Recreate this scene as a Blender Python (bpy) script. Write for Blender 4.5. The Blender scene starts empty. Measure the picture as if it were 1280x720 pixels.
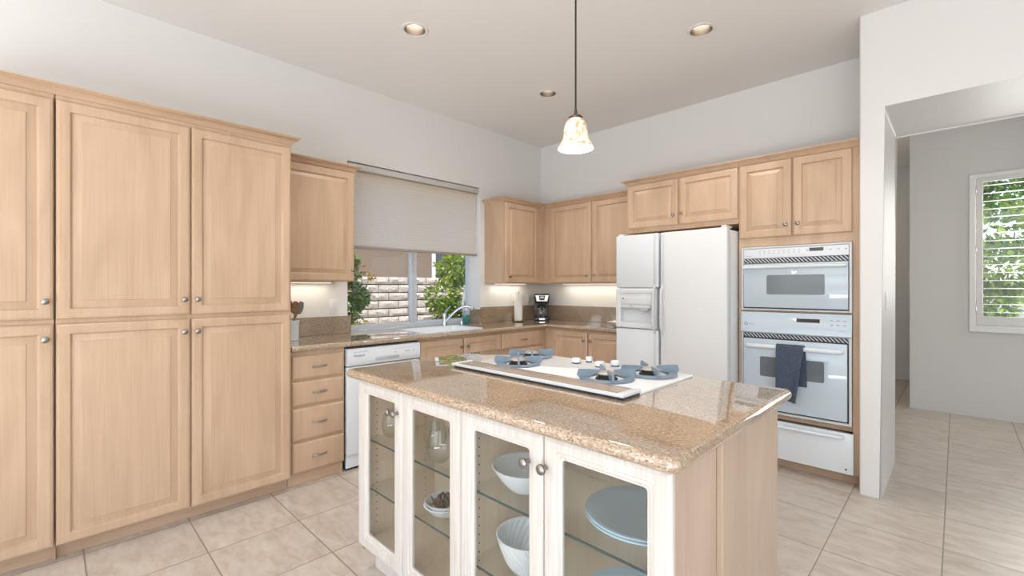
import bpy, bmesh, math, random
from mathutils import Vector, Matrix

random.seed(7)
scene = bpy.context.scene
col = scene.collection
PI = math.pi

# ------------------------------------------------------------------ camera
cd = bpy.data.cameras.new('camera')
cam = bpy.data.objects.new('camera', cd)
col.objects.link(cam)
cam.location = (0, 0, 1.33)
cam.rotation_euler = (PI / 2, 0, math.radians(44.5))
cd.sensor_width = 36.0
cd.lens = 566.0 / 1280.0 * 36.0
cd.shift_y = -1.0 / 1280.0
cd.clip_start = 0.05
cd.clip_end = 200
scene.camera = cam

# ------------------------------------------------------------------ view + light
vs = scene.view_settings
vs.view_transform = 'Standard'
vs.look = 'None'
vs.gamma = 1.0
vs.exposure = -0.10
vs.use_curve_mapping = False
scene.cycles.transparent_max_bounces = 32

world = bpy.data.worlds.new('sky')
scene.world = world
world.use_nodes = True
wn = world.node_tree.nodes
wl = world.node_tree.links
wn.clear()
wo = wn.new('ShaderNodeOutputWorld')
wb = wn.new('ShaderNodeBackground')
sky = wn.new('ShaderNodeTexSky')
sky.sky_type = 'NISHITA'
sky.sun_disc = False
sky.sun_elevation = math.radians(60)
sky.sun_rotation = math.radians(100)
sky.air_density = 1.0
sky.dust_density = 1.5
wb.inputs['Strength'].default_value = 0.45
wl.new(sky.outputs[0], wb.inputs[0])
wl.new(wb.outputs[0], wo.inputs[0])


def lamp(name, kind, loc, energy, color=(1, 1, 1), target=None, size=None, size_y=None, rot=None, **kw):
    d = bpy.data.lights.new(name, kind)
    d.energy = energy
    d.color = color
    if kind == 'AREA':
        d.shape = 'RECTANGLE' if size_y else 'SQUARE'
        d.size = size
        if size_y:
            d.size_y = size_y
    for k, v in kw.items():
        setattr(d, k, v)
    o = bpy.data.objects.new(name, d)
    col.objects.link(o)
    o.location = loc
    if target is not None:
        o.rotation_euler = (Vector(target) - Vector(loc)).to_track_quat('-Z', 'Y').to_euler()
    if rot is not None:
        o.rotation_euler = rot
    return o


lamp('sun', 'SUN', (5, -3, 9), 4.2, (1.0, 0.95, 0.87), target=(5 - 0.46, -3 + 0.18, 9 - 0.87), angle=math.radians(0.6))
# daylight through the wide glazed openings of the room behind the camera
lamp('daylight_rear', 'AREA', (-0.6, -4.42, 1.35), 42, (0.93, 0.97, 1.0), target=(-0.6, 0, 1.35), size=4.6, size_y=2.3)
lamp('ceiling_fill', 'AREA', (0.5, -3.0, 0.02), 300, (0.94, 0.97, 1.0), target=(0.5, -3.0, 3.0), size=4.0, size_y=2.2)  # added upward light at floor level, brightens the ceiling like a sunlit floor
lamp('daylight_side', 'AREA', (3.12, -0.9, 1.4), 24, (0.95, 0.975, 1.0), target=(0, -0.9, 1.6), size=3.6, size_y=2.2)
lamp('daylight_hall', 'AREA', (0.78, 6.60, 1.7), 26, (1.0, 0.975, 0.93), target=(-0.6, 4.6, 1.3), size=1.1, size_y=1.3)

# ------------------------------------------------------------------ materials
def new_mat(name):
    m = bpy.data.materials.new(name)
    m.use_nodes = True
    nt = m.node_tree
    return m, nt, nt.nodes['Principled BSDF']


def node(nt, kind, **kw):
    n = nt.nodes.new(kind)
    for k, v in kw.items():
        setattr(n, k, v)
    return n


def plain(name, c, rough=0.5, metal=0.0, spec=0.5, coat=0.0, bump=0.0, bscale=60.0, bdist=0.002, var=0.03):
    m, nt, b = new_mat(name)
    b.inputs['Roughness'].default_value = rough
    b.inputs['Metallic'].default_value = metal
    b.inputs['Specular IOR Level'].default_value = spec
    b.inputs['Coat Weight'].default_value = coat
    b.inputs['Coat Roughness'].default_value = 0.05
    tc = node(nt, 'ShaderNodeTexCoord')
    n = node(nt, 'ShaderNodeTexNoise')
    n.inputs['Scale'].default_value = bscale
    n.inputs['Detail'].default_value = 3
    nt.links.new(tc.outputs['Object'], n.inputs['Vector'])
    r = node(nt, 'ShaderNodeValToRGB')
    r.color_ramp.elements[0].position = 0.3
    r.color_ramp.elements[1].position = 0.7
    r.color_ramp.elements[0].color = (*[x * (1 - var) for x in c], 1)
    r.color_ramp.elements[1].color = (*[min(1, x * (1 + var)) for x in c], 1)
    nt.links.new(n.outputs['Fac'], r.inputs['Fac'])
    nt.links.new(r.outputs['Color'], b.inputs['Base Color'])
    if bump > 0:
        bm_ = node(nt, 'ShaderNodeBump')
        bm_.inputs['Strength'].default_value = bump
        bm_.inputs['Distance'].default_value = bdist
        nt.links.new(n.outputs['Fac'], bm_.inputs['Height'])
        nt.links.new(bm_.outputs['Normal'], b.inputs['Normal'])
    return m


def wood(name, c, dark=0.88, light=1.05, axis='z', rough=0.36, scale=1.0, fine=0.06):
    """Maple: long soft figure plus fine grain running along one world axis."""
    m, nt, b = new_mat(name)
    b.inputs['Roughness'].default_value = rough
    b.inputs['Specular IOR Level'].default_value = 0.4
    tc = node(nt, 'ShaderNodeTexCoord')
    mp = node(nt, 'ShaderNodeMapping')
    s = {'z': (6, 6, 1.1), 'x': (1.1, 6, 6), 'y': (6, 1.1, 6)}[axis]
    mp.inputs['Scale'].default_value = [v * scale for v in s]
    nt.links.new(tc.outputs['Object'], mp.inputs['Vector'])
    n1 = node(nt, 'ShaderNodeTexNoise')
    n1.inputs['Scale'].default_value = 1.0
    n1.inputs['Detail'].default_value = 5
    n1.inputs['Distortion'].default_value = 1.4
    nt.links.new(mp.outputs[0], n1.inputs['Vector'])
    mp2 = node(nt, 'ShaderNodeMapping')
    s2 = {'z': (110, 110, 3), 'x': (3, 110, 110), 'y': (110, 3, 110)}[axis]
    mp2.inputs['Scale'].default_value = [v * scale for v in s2]
    nt.links.new(tc.outputs['Object'], mp2.inputs['Vector'])
    n2 = node(nt, 'ShaderNodeTexNoise')
    n2.inputs['Scale'].default_value = 1.0
    n2.inputs['Detail'].default_value = 2
    nt.links.new(mp2.outputs[0], n2.inputs['Vector'])
    r = node(nt, 'ShaderNodeValToRGB')
    r.color_ramp.elements[0].position = 0.32
    r.color_ramp.elements[1].position = 0.68
    r.color_ramp.elements[0].color = (c[0] * dark, c[1] * dark * 0.98, c[2] * dark * 0.94, 1)
    r.color_ramp.elements[1].color = (min(1, c[0] * light), min(1, c[1] * light), min(1, c[2] * light), 1)
    nt.links.new(n1.outputs['Fac'], r.inputs['Fac'])
    mx = node(nt, 'ShaderNodeMix', data_type='RGBA', blend_type='MULTIPLY')
    mx.inputs[0].default_value = 1.0
    r2 = node(nt, 'ShaderNodeValToRGB')
    r2.color_ramp.elements[0].position = 0.3
    r2.color_ramp.elements[1].position = 0.6
    k = 1 - fine
    r2.color_ramp.elements[0].color = (k, k * 0.98, k * 0.96, 1)
    r2.color_ramp.elements[1].color = (1, 1, 1, 1)
    nt.links.new(n2.outputs['Fac'], r2.inputs['Fac'])
    nt.links.new(r.outputs['Color'], mx.inputs[6])
    nt.links.new(r2.outputs['Color'], mx.inputs[7])
    nt.links.new(mx.outputs[2], b.inputs['Base Color'])
    return m


def granite(name, stretch=(1, 1, 1), tone=1.0):
    m, nt, b = new_mat(name)
    b.inputs['Roughness'].default_value = 0.035
    b.inputs['Specular IOR Level'].default_value = 1.0
    b.inputs['Coat Weight'].default_value = 0.7
    b.inputs['Coat IOR'].default_value = 1.6
    b.inputs['Coat Roughness'].default_value = 0.015
    tc = node(nt, 'ShaderNodeTexCoord')
    mp = node(nt, 'ShaderNodeMapping')
    mp.inputs['Scale'].default_value = stretch
    nt.links.new(tc.outputs['Object'], mp.inputs['Vector'])

    def noise(sc, det=3, dist=0.0):
        n = node(nt, 'ShaderNodeTexNoise')
        n.inputs['Scale'].default_value = sc
        n.inputs['Detail'].default_value = det
        n.inputs['Distortion'].default_value = dist
        nt.links.new(mp.outputs[0], n.inputs['Vector'])
        return n
    base = node(nt, 'ShaderNodeValToRGB')
    e = base.color_ramp.elements
    e[0].position = 0.30
    e[0].color = (0.34, 0.22, 0.13, 1)
    e[1].position = 0.70
    e[1].color = (0.63, 0.515, 0.40, 1)
    ee = e.new(0.5)
    ee.color = (0.485, 0.36, 0.25, 1)
    nt.links.new(noise(150, 5).outputs['Fac'], base.inputs['Fac'])
    cloud = node(nt, 'ShaderNodeValToRGB')
    cloud.color_ramp.elements[0].position = 0.35
    cloud.color_ramp.elements[0].color = (0.86, 0.82, 0.76, 1)
    cloud.color_ramp.elements[1].position = 0.65
    cloud.color_ramp.elements[1].color = (1.0, 1.0, 1.0, 1)
    nt.links.new(noise(5, 4, 1.5).outputs['Fac'], cloud.inputs['Fac'])
    m1 = node(nt, 'ShaderNodeMix', data_type='RGBA', blend_type='MULTIPLY')
    m1.inputs[0].default_value = 1.0
    nt.links.new(base.outputs['Color'], m1.inputs[6])
    nt.links.new(cloud.outputs['Color'], m1.inputs[7])
    # dark flecks
    f1 = node(nt, 'ShaderNodeValToRGB')
    f1.color_ramp.elements[0].position = 0.59
    f1.color_ramp.elements[0].color = (0, 0, 0, 1)
    f1.color_ramp.elements[1].position = 0.65
    f1.color_ramp.elements[1].color = (1, 1, 1, 1)
    nt.links.new(noise(250, 2).outputs['Fac'], f1.inputs['Fac'])
    m2 = node(nt, 'ShaderNodeMix', data_type='RGBA')
    nt.links.new(f1.outputs['Color'], m2.inputs[0])
    nt.links.new(m1.outputs[2], m2.inputs[6])
    m2.inputs[7].default_value = (0.16, 0.10, 0.065, 1)
    # pale flecks
    f2 = node(nt, 'ShaderNodeValToRGB')
    f2.color_ramp.elements[0].position = 0.60
    f2.color_ramp.elements[0].color = (0, 0, 0, 1)
    f2.color_ramp.elements[1].position = 0.70
    f2.color_ramp.elements[1].color = (0.8, 0.8, 0.8, 1)
    nt.links.new(noise(210, 2, 0.4).outputs['Fac'], f2.inputs['Fac'])
    m3 = node(nt, 'ShaderNodeMix', data_type='RGBA')
    nt.links.new(f2.outputs['Color'], m3.inputs[0])
    nt.links.new(m2.outputs[2], m3.inputs[6])
    m3.inputs[7].default_value = (0.80, 0.70, 0.57, 1)
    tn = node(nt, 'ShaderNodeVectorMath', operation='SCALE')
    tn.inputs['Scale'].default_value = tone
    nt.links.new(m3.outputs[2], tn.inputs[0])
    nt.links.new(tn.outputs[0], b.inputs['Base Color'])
    return m


def floor_tiles(name):
    """Square beige ceramic tiles on a 0.437 m grid, grout recessed."""
    m, nt, b = new_mat(name)
    P, X0, Y0, G = 0.437, -0.488, 0.115, 0.0045
    geo = node(nt, 'ShaderNodeNewGeometry')
    sep = node(nt, 'ShaderNodeSeparateXYZ')
    nt.links.new(geo.outputs['Position'], sep.inputs[0])

    def math_(op, a, bb=None):
        n = node(nt, 'ShaderNodeMath', operation=op)
        for i, v in enumerate((a, bb)):
            if v is None:
                continue
            if isinstance(v, (int, float)):
                n.inputs[i].default_value = v
            else:
                nt.links.new(v, n.inputs[i])
        return n.outputs[0]
    cells, dists = [], []
    for o, off in ((sep.outputs['X'], X0), (sep.outputs['Y'], Y0)):
        s = math_('DIVIDE', math_('SUBTRACT', o, off), P)
        cells.append(math_('FLOOR', s))
        fr = math_('FRACT', s)
        dists.append(math_('MULTIPLY', math_('MINIMUM', fr, math_('SUBTRACT', 1.0, fr)), P))
    d = math_('MINIMUM', dists[0], dists[1])
    mr = node(nt, 'ShaderNodeMapRange')
    mr.inputs['From Min'].default_value = G * 0.45
    mr.inputs['From Max'].default_value = G * 0.9
    nt.links.new(d, mr.inputs['Value'])
    cmb = node(nt, 'ShaderNodeCombineXYZ')
    nt.links.new(cells[0], cmb.inputs[0])
    nt.links.new(cells[1], cmb.inputs[1])
    wnz = node(nt, 'ShaderNodeTexWhiteNoise', noise_dimensions='3D')
    nt.links.new(cmb.outputs[0], wnz.inputs['Vector'])
    off = node(nt, 'ShaderNodeVectorMath', operation='ADD')
    sc = node(nt, 'ShaderNodeVectorMath', operation='SCALE')
    sc.inputs['Scale'].default_value = 17.0
    nt.links.new(wnz.outputs['Color'], sc.inputs[0])
    nt.links.new(sc.outputs[0], off.inputs[0])
    nt.links.new(geo.outputs['Position'], off.inputs[1])
    mp = node(nt, 'ShaderNodeMapping')
    mp.inputs['Scale'].default_value = (4.5, 11, 1)
    nt.links.new(off.outputs[0], mp.inputs['Vector'])
    n1 = node(nt, 'ShaderNodeTexNoise')
    n1.inputs['Scale'].default_value = 1.6
    n1.inputs['Detail'].default_value = 6
    n1.inputs['Roughness'].default_value = 0.65
    n1.inputs['Distortion'].default_value = 0.5
    nt.links.new(mp.outputs[0], n1.inputs['Vector'])
    r = node(nt, 'ShaderNodeValToRGB')
    e = r.color_ramp.elements
    e[0].position = 0.30
    e[0].color = (0.50, 0.415, 0.34, 1)
    e[1].position = 0.70
    e[1].color = (0.68, 0.62, 0.555, 1)
    x = e.new(0.5)
    x.color = (0.605, 0.53, 0.455, 1)
    nt.links.new(n1.outputs['Fac'], r.inputs['Fac'])
    vary = node(nt, 'ShaderNodeMapRange')
    vary.inputs['To Min'].default_value = 0.95
    vary.inputs['To Max'].default_value = 1.03
    nt.links.new(wnz.outputs['Value'], vary.inputs['Value'])
    mul = node(nt, 'ShaderNodeVectorMath', operation='SCALE')
    nt.links.new(r.outputs['Color'], mul.inputs[0])
    nt.links.new(vary.outputs[0], mul.inputs['Scale'])
    mx = node(nt, 'ShaderNodeMix', data_type='RGBA')
    nt.links.new(mr.outputs[0], mx.inputs[0])
    mx.inputs[6].default_value = (0.33, 0.27, 0.21, 1)
    nt.links.new(mul.outputs[0], mx.inputs[7])
    nt.links.new(mx.outputs[2], b.inputs['Base Color'])
    b.inputs['Roughness'].default_value = 0.33
    bp = node(nt, 'ShaderNodeBump')
    bp.inputs['Strength'].default_value = 0.6
    bp.inputs['Distance'].default_value = 0.002
    nt.links.new(mr.outputs[0], bp.inputs['Height'])
    nt.links.new(bp.outputs['Normal'], b.inputs['Normal'])
    return m


def thin_glass(name, tint=(0.96, 0.98, 0.97), ior=1.5, extra=0.0, rough=0.0):
    m = bpy.data.materials.new(name)
    m.use_nodes = True
    nt = m.node_tree
    nt.nodes.clear()
    out = node(nt, 'ShaderNodeOutputMaterial')
    mix = node(nt, 'ShaderNodeMixShader')
    tr = node(nt, 'ShaderNodeBsdfTransparent')
    gl = node(nt, 'ShaderNodeBsdfGlossy')
    fr = node(nt, 'ShaderNodeLayerWeight')
    fr.inputs['Blend'].default_value = 0.5
    f0 = ((ior - 1) / (ior + 1)) ** 2
    pw = node(nt, 'ShaderNodeMath', operation='POWER')
    pw.inputs[1].default_value = 5.0
    nt.links.new(fr.outputs['Facing'], pw.inputs[0])
    sch = node(nt, 'ShaderNodeMath', operation='MULTIPLY_ADD')
    sch.inputs[1].default_value = 1.0 - f0
    sch.inputs[2].default_value = f0
    nt.links.new(pw.outputs[0], sch.inputs[0])
    ad = node(nt, 'ShaderNodeMath', operation='ADD')
    nz = node(nt, 'ShaderNodeTexNoise')
    nz.inputs['Scale'].default_value = 3.0
    bp = node(nt, 'ShaderNodeBump')
    bp.inputs['Strength'].default_value = 0.02
    bp.inputs['Distance'].default_value = 0.01
    nt.links.new(nz.outputs['Fac'], bp.inputs['Height'])
    nt.links.new(bp.outputs['Normal'], gl.inputs['Normal'])
    ad.inputs[1].default_value = extra
    ad.use_clamp = True
    tr.inputs['Color'].default_value = (*tint, 1)
    gl.inputs['Roughness'].default_value = rough
    nt.links.new(sch.outputs[0], ad.inputs[0])
    nt.links.new(ad.outputs[0], mix.inputs[0])
    nt.links.new(tr.outputs[0], mix.inputs[1])
    nt.links.new(gl.outputs[0], mix.inputs[2])
    nt.links.new(mix.outputs[0], out.inputs[0])
    return m


def emit_mat(name, c, strength):
    m, nt, b = new_mat(name)
    b.inputs['Base Color'].default_value = (0.9, 0.88, 0.85, 1)
    b.inputs['Emission Color'].default_value = (*c, 1)
    b.inputs['Emission Strength'].default_value = strength
    return m


def alabaster(name):
    m, nt, b = new_mat(name)
    tc = node(nt, 'ShaderNodeTexCoord')
    n = node(nt, 'ShaderNodeTexNoise')
    n.inputs['Scale'].default_value = 14
    n.inputs['Distortion'].default_value = 2.2
    nt.links.new(tc.outputs['Object'], n.inputs['Vector'])
    r = node(nt, 'ShaderNodeValToRGB')
    r.color_ramp.elements[0].position = 0.36
    r.color_ramp.elements[0].color = (0.72, 0.46, 0.24, 1)
    r.color_ramp.elements[1].position = 0.50
    r.color_ramp.elements[1].color = (1.0, 0.90, 0.75, 1)
    nt.links.new(n.outputs['Fac'], r.inputs['Fac'])
    nt.links.new(r.outputs['Color'], b.inputs['Base Color'])
    nt.links.new(r.outputs['Color'], b.inputs['Emission Color'])
    b.inputs['Emission Strength'].default_value = 0.16
    b.inputs['Roughness'].default_value = 0.3
    return m


def fabric_blind(name):
    m, nt, b = new_mat(name)
    b.inputs['Base Color'].default_value = (0.95, 0.86, 0.74, 1)
    b.inputs['Roughness'].default_value = 0.9
    b.inputs['Specular IOR Level'].default_value = 0.1
    tl = node(nt, 'ShaderNodeBsdfTranslucent')
    tl.inputs['Color'].default_value = (1.0, 0.90, 0.77, 1)
    mix = node(nt, 'ShaderNodeMixShader')
    mix.inputs[0].default_value = 0.7
    out = nt.nodes['Material Output']
    nt.links.new(b.outputs[0], mix.inputs[1])
    nt.links.new(tl.outputs[0], mix.inputs[2])
    nt.links.new(mix.outputs[0], out.inputs[0])
    return m


def leaf_mat(name, c1, c2):
    m, nt, b = new_mat(name)
    geo = node(nt, 'ShaderNodeNewGeometry')
    r = node(nt, 'ShaderNodeValToRGB')
    r.color_ramp.elements[0].color = (*c1, 1)
    r.color_ramp.elements[1].color = (*c2, 1)
    nt.links.new(geo.outputs['Random Per Island'], r.inputs['Fac'])
    nt.links.new(r.outputs['Color'], b.inputs['Base Color'])
    b.inputs['Roughness'].default_value = 0.45
    tl = node(nt, 'ShaderNodeBsdfTranslucent')
    nt.links.new(r.outputs['Color'], tl.inputs['Color'])
    mix = node(nt, 'ShaderNodeMixShader')
    mix.inputs[0].default_value = 0.35
    out = nt.nodes['Material Output']
    nt.links.new(b.outputs[0], mix.inputs[1])
    nt.links.new(tl.outputs[0], mix.inputs[2])
    nt.links.new(mix.outputs[0], out.inputs[0])
    return m


def perforated(name, c, hole, scale):
    """Diagonal rows of dark slots in a pale metal strip."""
    m, nt, b = new_mat(name)
    tc = node(nt, 'ShaderNodeTexCoord')
    w = node(nt, 'ShaderNodeTexWave', bands_direction='DIAGONAL')
    w.inputs['Scale'].default_value = scale
    nt.links.new(tc.outputs['Object'], w.inputs['Vector'])
    r = node(nt, 'ShaderNodeValToRGB')
    r.color_ramp.elements[0].position = 0.28
    r.color_ramp.elements[0].color = (*c, 1)
    r.color_ramp.elements[1].position = 0.38
    r.color_ramp.elements[1].color = (*hole, 1)
    nt.links.new(w.outputs['Fac'], r.inputs['Fac'])
    nt.links.new(r.outputs['Color'], b.inputs['Base Color'])
    b.inputs['Roughness'].default_value = 0.4
    return m


def block_mat(name):
    m, nt, b = new_mat(name)
    tc = node(nt, 'ShaderNodeTexCoord')
    geo = node(nt, 'ShaderNodeNewGeometry')
    n = node(nt, 'ShaderNodeTexNoise')
    n.inputs['Scale'].default_value = 22
    n.inputs['Detail'].default_value = 6
    nt.links.new(tc.outputs['Object'], n.inputs['Vector'])
    r = node(nt, 'ShaderNodeValToRGB')
    r.color_ramp.elements[0].position = 0.3
    r.color_ramp.elements[0].color = (0.50, 0.42, 0.345, 1)
    r.color_ramp.elements[1].position = 0.7
    r.color_ramp.elements[1].color = (0.66, 0.58, 0.50, 1)
    nt.links.new(n.outputs['Fac'], r.inputs['Fac'])
    mr = node(nt, 'ShaderNodeMapRange')
    mr.inputs['To Min'].default_value = 0.9
    mr.inputs['To Max'].default_value = 1.05
    nt.links.new(geo.outputs['Random Per Island'], mr.inputs['Value'])
    s = node(nt, 'ShaderNodeVectorMath', operation='SCALE')
    nt.links.new(r.outputs['Color'], s.inputs[0])
    nt.links.new(mr.outputs[0], s.inputs['Scale'])
    nt.links.new(s.outputs[0], b.inputs['Base Color'])
    b.inputs['Roughness'].default_value = 0.95
    bp = node(nt, 'ShaderNodeBump')
    bp.inputs['Strength'].default_value = 0.8
    bp.inputs['Distance'].default_value = 0.02
    nt.links.new(n.outputs['Fac'], bp.inputs['Height'])
    nt.links.new(bp.outputs['Normal'], b.inputs['Normal'])
    return m


MAPLE = (0.605, 0.428, 0.300)
M = dict(
    wall=plain('wall_paint', (0.80, 0.79, 0.775), 0.85, spec=0.25, bump=0.12, bscale=95, bdist=0.003, var=0.004),
    wall_gloss=plain('wall_paint_satin', (0.81, 0.80, 0.785), 0.42, spec=0.4, bump=0.30, bscale=120, bdist=0.003, var=0.004),
    ceiling=plain('ceiling_paint', (0.88, 0.87, 0.85), 0.9, spec=0.2, bump=0.1, bscale=110, bdist=0.003, var=0.004),
    floor=floor_tiles('floor_tile'),
    maple=wood('maple', MAPLE),
    maple_h=wood('maple_across', MAPLE, axis='y'),
    maple_hx=wood('maple_across_back', MAPLE, axis='x'),
    white_wood=wood('whitewashed_maple', (0.71, 0.675, 0.645), dark=0.95, light=1.02, rough=0.42, scale=1.3, fine=0.12),
    inside_wood=wood('cabinet_inside', (0.82, 0.71, 0.575), dark=0.94, light=1.03),
    end_wood=wood('end_panel', (0.60, 0.465, 0.365), dark=0.90, light=1.04, rough=0.4),
    granite=granite('granite', (0.55, 1.25, 1)),
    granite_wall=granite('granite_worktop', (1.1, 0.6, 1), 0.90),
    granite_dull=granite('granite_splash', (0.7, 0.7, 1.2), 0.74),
    pewter=plain('pewter', (0.34, 0.32, 0.30), 0.28, metal=1.0),
    chrome=plain('chrome', (0.60, 0.64, 0.69), 0.10, metal=1.0),
    steel=plain('brushed_steel', (0.62, 0.62, 0.62), 0.3, metal=1.0),
    appliance=plain('white_enamel', (0.77, 0.805, 0.84), 0.30, spec=0.5, var=0.003),
    appliance_tex=plain('white_textured_enamel', (0.80, 0.81, 0.82), 0.38, bump=0.08, bscale=300, bdist=0.001, var=0.003),
    white_glass=plain('white_oven_glass', (0.55, 0.64, 0.72), 0.06, spec=0.7, var=0.003),
    oven_window=plain('oven_window', (0.16, 0.19, 0.215), 0.05, spec=0.7, var=0.02),
    grey_plastic=plain('grey_plastic', (0.50, 0.52, 0.54), 0.45),
    pale_grey=plain('pale_grey_plastic', (0.68, 0.70, 0.72), 0.4),
    dark_plastic=plain('dark_plastic', (0.03, 0.03, 0.032), 0.35),
    black_gloss=plain('black_gloss', (0.012, 0.012, 0.013), 0.12),
    display=plain('display_glass', (0.045, 0.035, 0.03), 0.15),
    vent=perforated('vent_slots', (0.62, 0.65, 0.68), (0.02, 0.02, 0.025), 26),
    grate=plain('blue_grey_enamel', (0.22, 0.285, 0.355), 0.35, spec=0.5),
    burner_cap=plain('burner_cap', (0.62, 0.58, 0.54), 0.3, metal=0.6),
    burner_black=plain('burner_black', (0.02, 0.02, 0.02), 0.5),
    cooktop=plain('white_ceramic_glass', (0.88, 0.90, 0.91), 0.22, spec=0.15, var=0.003),
    vent_cover=plain('vent_cover', (0.56, 0.47, 0.385), 0.22, metal=0.35, var=0.01),
    glass=thin_glass('door_glass', (0.987, 0.988, 0.982), extra=0.015),
    window_glass=thin_glass('window_glass', (0.97, 0.985, 0.98)),
    shelf_glass=thin_glass('shelf_glass', (0.975, 0.988, 0.98)),
    shelf_edge=plain('shelf_glass_edge', (0.035, 0.075, 0.075), 0.3, spec=0.3),
    clear=thin_glass('drinking_glass', (0.97, 0.98, 0.98), ior=1.5, extra=0.02),
    ceramic=plain('white_ceramic', (0.76, 0.83, 0.87), 0.18, spec=0.6, var=0.003),
    blue_ceramic=plain('pale_blue_ceramic', (0.55, 0.74, 0.87), 0.35, spec=0.4, var=0.01),
    paper=plain('paper', (0.82, 0.81, 0.79), 0.95, bump=0.2, bscale=160, bdist=0.001),
    towel=plain('denim_blue_terry', (0.085, 0.105, 0.15), 0.98, spec=0.1, bump=1.0, bscale=190, bdist=0.004, var=0.45),
    blind=fabric_blind('blind_fabric'),
    blind_rail=plain('blind_rail', (0.62, 0.61, 0.585), 0.5),
    rail_taupe=plain('taupe_rail', (0.36, 0.30, 0.25), 0.5),
    vinyl=plain('window_vinyl', (0.62, 0.68, 0.74), 0.35, var=0.004),
    white_trim=plain('white_trim', (0.82, 0.815, 0.80), 0.4, var=0.003),
    bronze=plain('bronze_reflector', (0.42, 0.36, 0.31), 0.28, metal=1.0),
    bulb=emit_mat('bulb', (1.0, 0.95, 0.87), 3.0),
    strip=emit_mat('light_strip', (1.0, 0.93, 0.80), 2.0),
    alabaster=alabaster('alabaster_glass'),
    cord=plain('black_cord', (0.012, 0.011, 0.010), 0.5),
    brass_dark=plain('dark_bronze', (0.13, 0.085, 0.055), 0.35, metal=0.8),
    teal=plain('teal_soap', (0.01, 0.24, 0.24), 0.15),
    spoon_wood=plain('spoon_wood', (0.26, 0.135, 0.065), 0.5, var=0.15),
    grey_silicone=plain('grey_silicone', (0.20, 0.21, 0.21), 0.5),
    stucco=plain('tan_stucco', (0.25, 0.18, 0.125), 0.95, bump=0.5, bscale=60, bdist=0.01),
    block=block_mat('split_face_block'),
    mortar=plain('mortar', (0.10, 0.085, 0.07), 0.95),
    soil=plain('soil', (0.42, 0.35, 0.28), 0.95, var=0.15, bscale=12),
    paving=plain('paving', (0.62, 0.60, 0.57), 0.9, var=0.06, bscale=5),
    leaf=leaf_mat('leaf_bright', (0.07, 0.19, 0.015), (0.52, 0.62, 0.08)),
    leaf2=leaf_mat('leaf_deep', (0.04, 0.15, 0.015), (0.44, 0.60, 0.08)),
    petal=plain('petal_orange', (0.85, 0.36, 0.05), 0.6, var=0.3),
    petal_y=plain('petal_yellow', (0.90, 0.62, 0.04), 0.6, var=0.15),
    bark=plain('bark', (0.30, 0.25, 0.21), 0.9, var=0.3, bump=0.6, bscale=30, bdist=0.01),
    bark_pale=plain('bark_pale', (0.52, 0.48, 0.44), 0.9, var=0.3, bump=0.6, bscale=40, bdist=0.01),
    pot_leaf=plain('dried_leaf_green', (0.075, 0.105, 0.06), 0.7, var=0.4),
    pot_red=plain('dried_leaf_red', (0.20, 0.045, 0.03), 0.7, var=0.4),
    dark_void=plain('shadow_gap', (0.02, 0.02, 0.02), 0.9),
    clay=plain('terracotta', (0.38, 0.20, 0.12), 0.9),
    dark_window=plain('neighbour_window', (0.05, 0.055, 0.07), 0.1),
    umbrella=plain('turquoise_canvas', (0.10, 0.42, 0.42), 0.8),
    ink=plain('printed_ink', (0.13, 0.14, 0.16), 0.5),
    ink_pale=plain('printed_ink_pale', (0.42, 0.45, 0.48), 0.5),
)

# ------------------------------------------------------------------ mesh helpers
IDENT = lambda u, d, z: (u, d, z)


def on_left(face_x):      # cabinets on the left wall: u runs along +Y, d comes out along +X
    return lambda u, d, z: (face_x + d, u, z)


def on_back(face_y):      # cabinets on the back wall and the island front: u runs along +X, d comes out along -Y
    return lambda u, d, z: (u, face_y - d, z)


def offset_poly(pts, inset, closed=True):
    """Mitred inset of a counter-clockwise polygon (or offset to the right of an open path)."""
    n = len(pts)
    out = []
    for i in range(n):
        p = Vector(pts[i])
        if closed or 0 < i < n - 1:
            a = (p - Vector(pts[i - 1])).normalized()
            b = (Vector(pts[(i + 1) % n]) - p).normalized()
        elif i == 0:
            a = b = (Vector(pts[1]) - p).normalized()
        else:
            a = b = (p - Vector(pts[i - 1])).normalized()
        na, nb = Vector((-a.y, a.x)), Vector((-b.y, b.x))
        m = na + nb
        m = m / max(m.length_squared, 1e-9) * 2
        out.append((p.x + m.x * inset, p.y + m.y * inset))
    return out


def rrect(u0, u1, z0, z1, r=0.0, k=1):
    """Rectangle, corners rounded with k segments when k > 1; same count of points for any r."""
    if k <= 1:
        return [(u0, z0), (u1, z0), (u1, z1), (u0, z1)]
    pts = []
    r = max(r, 1e-4)
    for cx, cz, a0 in ((u1 - r, z0 + r, -PI / 2), (u1 - r, z1 - r, 0), (u0 + r, z1 - r, PI / 2), (u0 + r, z0 + r, PI)):
        for i in range(k + 1):
            a = a0 + PI / 2 * i / k
            pts.append((cx + r * math.cos(a), cz + r * math.sin(a)))
    return pts


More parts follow.
